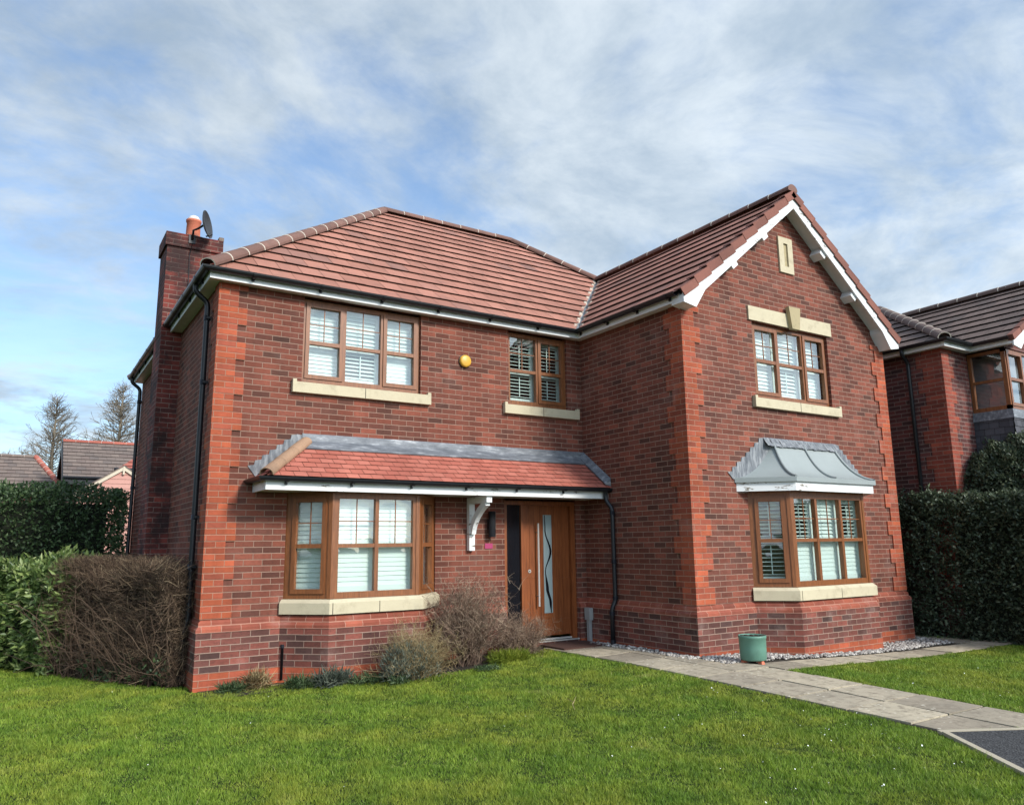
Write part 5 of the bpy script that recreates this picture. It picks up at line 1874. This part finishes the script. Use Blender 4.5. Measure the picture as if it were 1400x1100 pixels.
# right hand hedge
o = thing('hedge', (11.9, -3.5, -.8), 'tall shaded dark green hedge along the right boundary beside the lawn', 'hedge')
ft = [(11.12, -1.2), (11.14, -3.0), (11.10, -4.4), (11.2, -6.4), (12.15, -6.4), (12.2, -3.0), (11.45, -2.9), (11.42, -1.2)]
P, N = hedge_points(ft, -.82, 1.52, 60000, .36, amp=.15)
# loose shoots standing above the clipped top
sx, sy = rng.uniform(11.1, 12.0, 420), rng.uniform(-6.3, -1.4, 420)
ok = (sy < -3) | (sx < 11.4)
sx, sy = sx[ok], sy[ok]
hs = rng.uniform(.05, .22, len(sx)) * (1 + .5 * np.sin(sy * 2.3))
tt = rng.random((len(sx), 22, 1))
SP = np.stack([sx, sy, np.full(len(sx), 1.44)], 1)[:, None, :] + tt * np.stack([rng.normal(0, .05, len(sx)), rng.normal(0, .05, len(sx)), hs], 1)[:, None, :]
P = np.concatenate([P, SP.reshape(-1, 3)]); N = np.concatenate([N, unit(rng.normal(0, .7, (SP.shape[0] * 22, 3)) + np.array([0, 0, .5]))])
leaves('foliage', P, N, .062, .036, M['leaf_right'], o)
core('shade_core', [(11.12, -2.0), (11.12, -6.3), (12.15, -6.3), (12.2, -2.95)], -.8, 1.5, .36, M['hedge_in'], o)
o = thing('shrub', (12.6, -3.6, -.8), 'rounded bushy shrub rising above the right hedge beneath the neighbour window', 'shrub')
n_ = 30000
th = rng.uniform(0, 2 * np.pi, n_); u_ = rng.uniform(-.55, 1, n_)
N = np.stack([np.sqrt(1 - u_ ** 2) * np.cos(th), np.sqrt(1 - u_ ** 2) * np.sin(th), u_], 1)
rad = 1 + vnoise(N, 3.2, 11) * .14 + vnoise(N, 9, 12) * .07 - rng.random(n_) ** 1.6 * .28
P = np.array([12.52, -3.35, 1.52]) + N * rad[:, None] * np.array([.84, 1.05, 1.06])
keep = P[:, 2] > 1.0
leaves('foliage', P[keep], N[keep], .066, .036, M['leaf_right'], o, up=.25)
V, F, Rr = twig_arrays([(curve_pts((12.55, -3.35, -.8), (rng.normal(0, .1), rng.normal(0, .1), 1), 2.4, 5, .06), .04, .02, .3) for _ in range(5)], 5)
arrays('stems', V, F, M['twig_dark'], Rr, o, True)

# ------------------------------------------------------------------ planting in the front bed
def twig_bush(label, x, y, rad, ztop, nst, material, seed, tw=(6, 10), zb=None, lean=.55, r0=.006, name='shrub', curl=.2):
    global rng
    rng = np.random.default_rng(seed)
    zb = gz(x, y) if zb is None else zb
    o = thing(name, (x, y, zb), label, 'shrub', 'shrubs in the front bed')
    H = ztop - zb
    ch = []
    for i in range(nst):
        a = rng.uniform(0, 2 * np.pi); rr = rng.random() ** .6
        d = np.array([np.cos(a) * rr * lean * rad / H * 1.8, np.sin(a) * rr * lean * rad / H * 1.8, 1.0])
        L = H * rng.uniform(.7, 1.02) * (1.08 - .32 * rr)
        pts = curve_pts((x + rng.normal(0, rad * .14), y + rng.normal(0, rad * .10), zb), d, L, 9, .10 + curl * .4, -.01)
        ch.append((pts, r0, r0 * .35, rng.random() * .7))
        for j in range(int(rng.integers(*tw))):
            q = pts[rng.integers(2, 9)]
            dd = d / np.linalg.norm(d) + rng.normal(0, .75, 3) + np.array([0, 0, .1])
            tp = curve_pts(q, dd, rng.uniform(.08, .26) * (H / 1.0), 5, curl + .12, 0)
            ch.append((tp, r0 * .5, r0 * .26, rng.random()))
            for _ in range(3):
                ch.append((curve_pts(tp[rng.integers(1, 5)], dd + rng.normal(0, .9, 3), rng.uniform(.04, .12), 4, .35), r0 * .34, r0 * .22, rng.random()))
    V, F, Rr = twig_arrays(ch, 3)
    V[:, 2] = np.maximum(V[:, 2], zb - .02)
    V[:, 1] = np.where((V[:, 1] > -.03) & (V[:, 0] > 3.06) , -.03 - (V[:, 1] + .03) * .3, V[:, 1])
    arrays('stems', V, F, material, Rr, o, True)
    return o
twig_bush('tall leafless grey brown twiggy bush between the left bay and the door', 3.22, -.66, .56, .47, 210, M['twig_grey'], 31, r0=.0052)
twig_bush('lower spreading twiggy bush with pale flower heads nearest the front door', 4.12, -.50, .52, -.07, 170, M['twig_grey'], 32, r0=.0042, lean=.75)
# lavender like bush
o = twig_bush('rounded grey green lavender bush with straw stems under the left bay', 2.34, -.98, .50, -.06, 260, M['twig_straw'], 33, tw=(4, 7), r0=.0036, lean=.85)
n_ = 3600
th = rng.uniform(0, 2 * np.pi, n_); u_ = rng.uniform(-.2, 1, n_)
N = np.stack([np.sqrt(1 - u_ ** 2) * np.cos(th), np.sqrt(1 - u_ ** 2) * np.sin(th), u_], 1)
P = np.array([2.22, -1.02, -.66]) + N * (rng.random((n_, 1)) ** .4) * np.array([.38, .33, .36])
P = P[P[:, 2] > -.76]
sel = rng.random(len(P)) < np.clip(1.1 - (P[:, 0] - 1.95) * 1.5, .05, 1) * np.clip(1.2 - (P[:, 2] + .72) * 1.6, .1, 1)
leaves('leaves', P[sel], unit(P[sel] - np.array([2.22, -1.02, -.9])), .055, .011, M['leaf_grey'], o, spread=.5, up=.4)

def clump(label, x, y, rad, h_, n_, material, seed, width=.012, name='weed', spread=.5, group='weeds at the foot of the bay wall', flatn=.6):
    global rng
    rng = np.random.default_rng(seed)
    z = gz(x, y)
    o = thing(name, (x, y, z), label, 'weed', group)
    a = rng.uniform(0, 2 * np.pi, n_); rr = rng.random(n_) ** .6 * rad
    P = np.stack([x + np.cos(a) * rr, y + np.sin(a) * rr * .6, z + rng.random(n_) * h_ * .45], 1)
    N = np.stack([np.cos(a) * rr / rad * flatn, np.sin(a) * rr / rad * flatn, np.full(n_, .9)], 1)
    leaves('leaves', P, N, h_ * .55, width, material, o, spread=spread + .25, bend=.5)
clump('green rosette weed nearest the left corner of the house', .30, -.34, .13, .15, 340, M['leaf_weed'], 41, .012)
clump('dry straw coloured tuft against the red bricks left of the bay', .60, -.30, .13, .26, 360, M['twig_straw'], 42, .006, spread=.8)
clump('dull green leafy weed in front of the black pipe stub', 1.02, -.62, .17, .18, 460, M['leaf_weed'], 43, .011)
clump('largest grey green weed at the bay corner', 1.36, -.74, .20, .24, 560, M['leaf_grey'], 44, .010)
clump('yellow green straggly weed right of the bay corner', 1.74, -.82, .22, .15, 360, M['leaf_weed'], 45, .012, spread=.8)
clump('small green weed beside the lavender bush', 1.98, -1.22, .10, .13, 160, M['leaf_weed'], 46, .014)
clump('bright green grassy clump between the twiggy bushes', 3.72, -.84, .28, .17, 1500, M['grass'], 47, .006, name='grass_clump', spread=.35, group=None)
clump('low green weed beneath the tall twiggy bush', 3.2, -1.18, .18, .09, 260, M['leaf_weed'], 48, .012, spread=.7)

# fallen twig on the lawn
mb = MB(); z = gz(2.75, -3.5) + .035
mb.tube([(2.66, -3.66, z), (2.74, -3.52, z + .02), (2.80, -3.46, z + .015), (2.95, -3.30, z + .03)], [.003, .004, .0035, .002], 6)
mb.tube([(2.80, -3.46, z + .02), (2.79, -3.36, z + .04)], [.004, .002], 6)
tag(mb.build('fallen_twig', M['twig_straw']), 'pale bent twig lying on the front lawn', 'twig')

# ------------------------------------------------------------------ gravel along the walls
rng = np.random.default_rng(55)
gold = (1 + 5 ** .5) / 2
ico = unit(np.array([(-1, gold, 0), (1, gold, 0), (-1, -gold, 0), (1, -gold, 0), (0, -1, gold), (0, 1, gold), (0, -1, -gold), (0, 1, -gold), (gold, 0, -1), (gold, 0, 1), (-gold, 0, -1), (-gold, 0, 1)]))
icf = np.array([(0, 11, 5), (0, 5, 1), (0, 1, 7), (0, 7, 10), (0, 10, 11), (1, 5, 9), (5, 11, 4), (11, 10, 2), (10, 7, 6), (7, 1, 8), (3, 9, 4), (3, 4, 2), (3, 2, 6), (3, 6, 8), (3, 8, 9), (4, 9, 5), (2, 4, 11), (6, 2, 10), (8, 6, 7), (9, 8, 1)])
zones = [(5.42, 5.66, -2.42, -.35, 420), (5.56, 6.95, -2.94, -2.37, 900), (6.9, 9.6, -3.0, -2.76, 750), (9.3, 10.75, -2.95, -2.37, 800), (10.58, 10.95, -2.5, -1.2, 200)]
C = []
for x0, x1, y0, y1, n_ in zones:
    C.append(np.stack([rng.uniform(x0, x1, n_), rng.uniform(y0, y1, n_)], 1))
C = np.concatenate(C)
n_ = len(C)
sz = rng.uniform(.010, .026, n_)
shp = rng.uniform(.6, 1.2, (n_, 12, 1)) * .4 + .6
ax_ = np.stack([sz * rng.uniform(.8, 1.4, n_), sz * rng.uniform(.8, 1.3, n_), sz * rng.uniform(.5, .9, n_)], 1)
v = ico[None] * shp * ax_[:, None, :]
a = rng.uniform(0, 2 * np.pi, n_)
ca, sa = np.cos(a)[:, None], np.sin(a)[:, None]
vx, vy = v[..., 0] * ca - v[..., 1] * sa, v[..., 0] * sa + v[..., 1] * ca
zc = hgt(C[:, 0], C[:, 1]) + .004 + sz * .45 + rng.random(n_) * .012
v = np.stack([vx + C[:, :1], vy + C[:, 1:], v[..., 2] + zc[:, None]], -1).reshape(-1, 3)
F = (icf[None] + (np.arange(n_) * 12)[:, None, None]).reshape(-1, 3)
tag(arrays('gravel', v, F, M['gravel'], np.repeat(rng.random(n_), 20)), kind='stuff')

# ------------------------------------------------------------------ grass
rng = np.random.default_rng(77)
def inpoly(P, poly):
    x, y = P[:, 0], P[:, 1]
    r_ = np.zeros(len(P), bool)
    j = len(poly) - 1
    for i in range(len(poly)):
        xi, yi = poly[i]; xj, yj = poly[j]
        r_ ^= ((yi > y) != (yj > y)) & (x < (xj - xi) * (y - yi) / (yj - yi + 1e-12) + xi)
        j = i
    return r_
cx, cyc = -1.912, -9.735
N0 = 1750000
ang = rng.uniform(-.22, 1.50, N0)
dist = 2.0 + 13.5 * rng.random(N0) ** 1.25
G = np.stack([cx + np.sin(ang) * dist, cyc + np.cos(ang) * dist], 1)
wob = vnoise(np.concatenate([G, np.zeros((N0, 1))], 1), 7, 3) * .025
bad = inpoly(G, [(4.64, 2), (5.86, 2), (5.86, -3.06), (11.7, -3.06), (11.7, -3.545), (5.865, -3.545), (5.865, -6.6), (4.60, -6.06)])
bad |= inpoly(G + wob[:, None], [(4.66, .4), (4.66, -6.0), (5.85, -6.0), (5.85, .4)])
bad |= inpoly(G, [(4.57, -6.03), (14, -10.96), (14, -30), (-2.6, -16.6)])
bad |= inpoly(G, [(5.4, 1), (10.6, 1), (11.1, -1), (11.1, -3.1), (5.4, -3.1)])
bad |= inpoly(G + wob[:, None] * 2, [(-.06, .0), (-.02, -.10), (.85, -.22), (1.3, -.60), (2.0, -.85), (2.8, -1.0), (3.3, -.95), (3.7, -.65), (4.66, -.42), (4.66, 8), (-.06, 8)])
bad |= inpoly(G, [(-.13, .40), (-.56, .93), (-1.95, 3.55), (-3.6, 6.1), (0, 8), (0, .4)])
bad |= (G[:, 0] > 11.15) & (G[:, 1] > -6.45)
bad |= (G[:, 1] > 6.4)
G = G[~bad]
dd = np.hypot(G[:, 0] - cx, G[:, 1] - cyc)
n_ = len(G)
G3 = np.concatenate([G, np.zeros((n_, 1))], 1)
clm = vnoise(G3, 3.0, 8) * .6 + vnoise(G3, 11.0, 9) * .6 + vnoise(G3, 31.0, 10) * .6
hgt_ = np.maximum(.008, .023 + .012 * clm) * rng.uniform(.5, 1.6, n_)
wd = .0018 + .00062 * dd
a = rng.uniform(0, 2 * np.pi, n_)
ln = rng.uniform(.1, 1.0, n_) * hgt_ * 1.1
la = rng.uniform(0, 2 * np.pi, n_)
z0 = hgt(G[:, 0], G[:, 1]) - .002
b0 = np.stack([G[:, 0] - np.cos(a) * wd / 2, G[:, 1] - np.sin(a) * wd / 2, z0], 1)
b1 = np.stack([G[:, 0] + np.cos(a) * wd / 2, G[:, 1] + np.sin(a) * wd / 2, z0], 1)
tp = np.stack([G[:, 0] + np.cos(la) * ln, G[:, 1] + np.sin(la) * ln, z0 + np.maximum(hgt_, .008)], 1)
V = np.stack([b0, b1, tp], 1).reshape(-1, 3)
tag(arrays('grass', V, np.arange(n_ * 3).reshape(-1, 3), M['grass'], np.clip(rng.random(n_) * .93 + (rng.random(n_) < .02) * .2, 0, 1)), kind='stuff')
print('blades', n_)
# daisies
sel = rng.choice(n_, 170, replace=False, p=(lambda q: q / q.sum())(np.clip(.02 + .6 * np.exp(-((G[:, 0] - 3.7) ** 2 + (G[:, 1] + 5.6) ** 2) / 2.2) + .25 * np.exp(-((G[:, 0] - 7.2) ** 2 + (G[:, 1] + 5.2) ** 2) / 2.0), 0, 1)))
C = G[sel]
k = 6
an = np.arange(k) * 2 * np.pi / k
r_ = rng.uniform(.0035, .0065, len(C))
tilt = rng.normal(0, .35, (len(C), 2))
ox, oy = np.cos(an)[None] * r_[:, None], np.sin(an)[None] * r_[:, None]
V = np.stack([C[:, :1] + ox, C[:, 1:] + oy, hgt(C[:, 0], C[:, 1])[:, None] + .036 + ox * tilt[:, :1] + oy * tilt[:, 1:]], -1).reshape(-1, 3)
F = np.arange(len(C) * k).reshape(-1, k)
tag(arrays('daisies', V, F, M['petal'], np.full(len(F), .5)), kind='stuff')
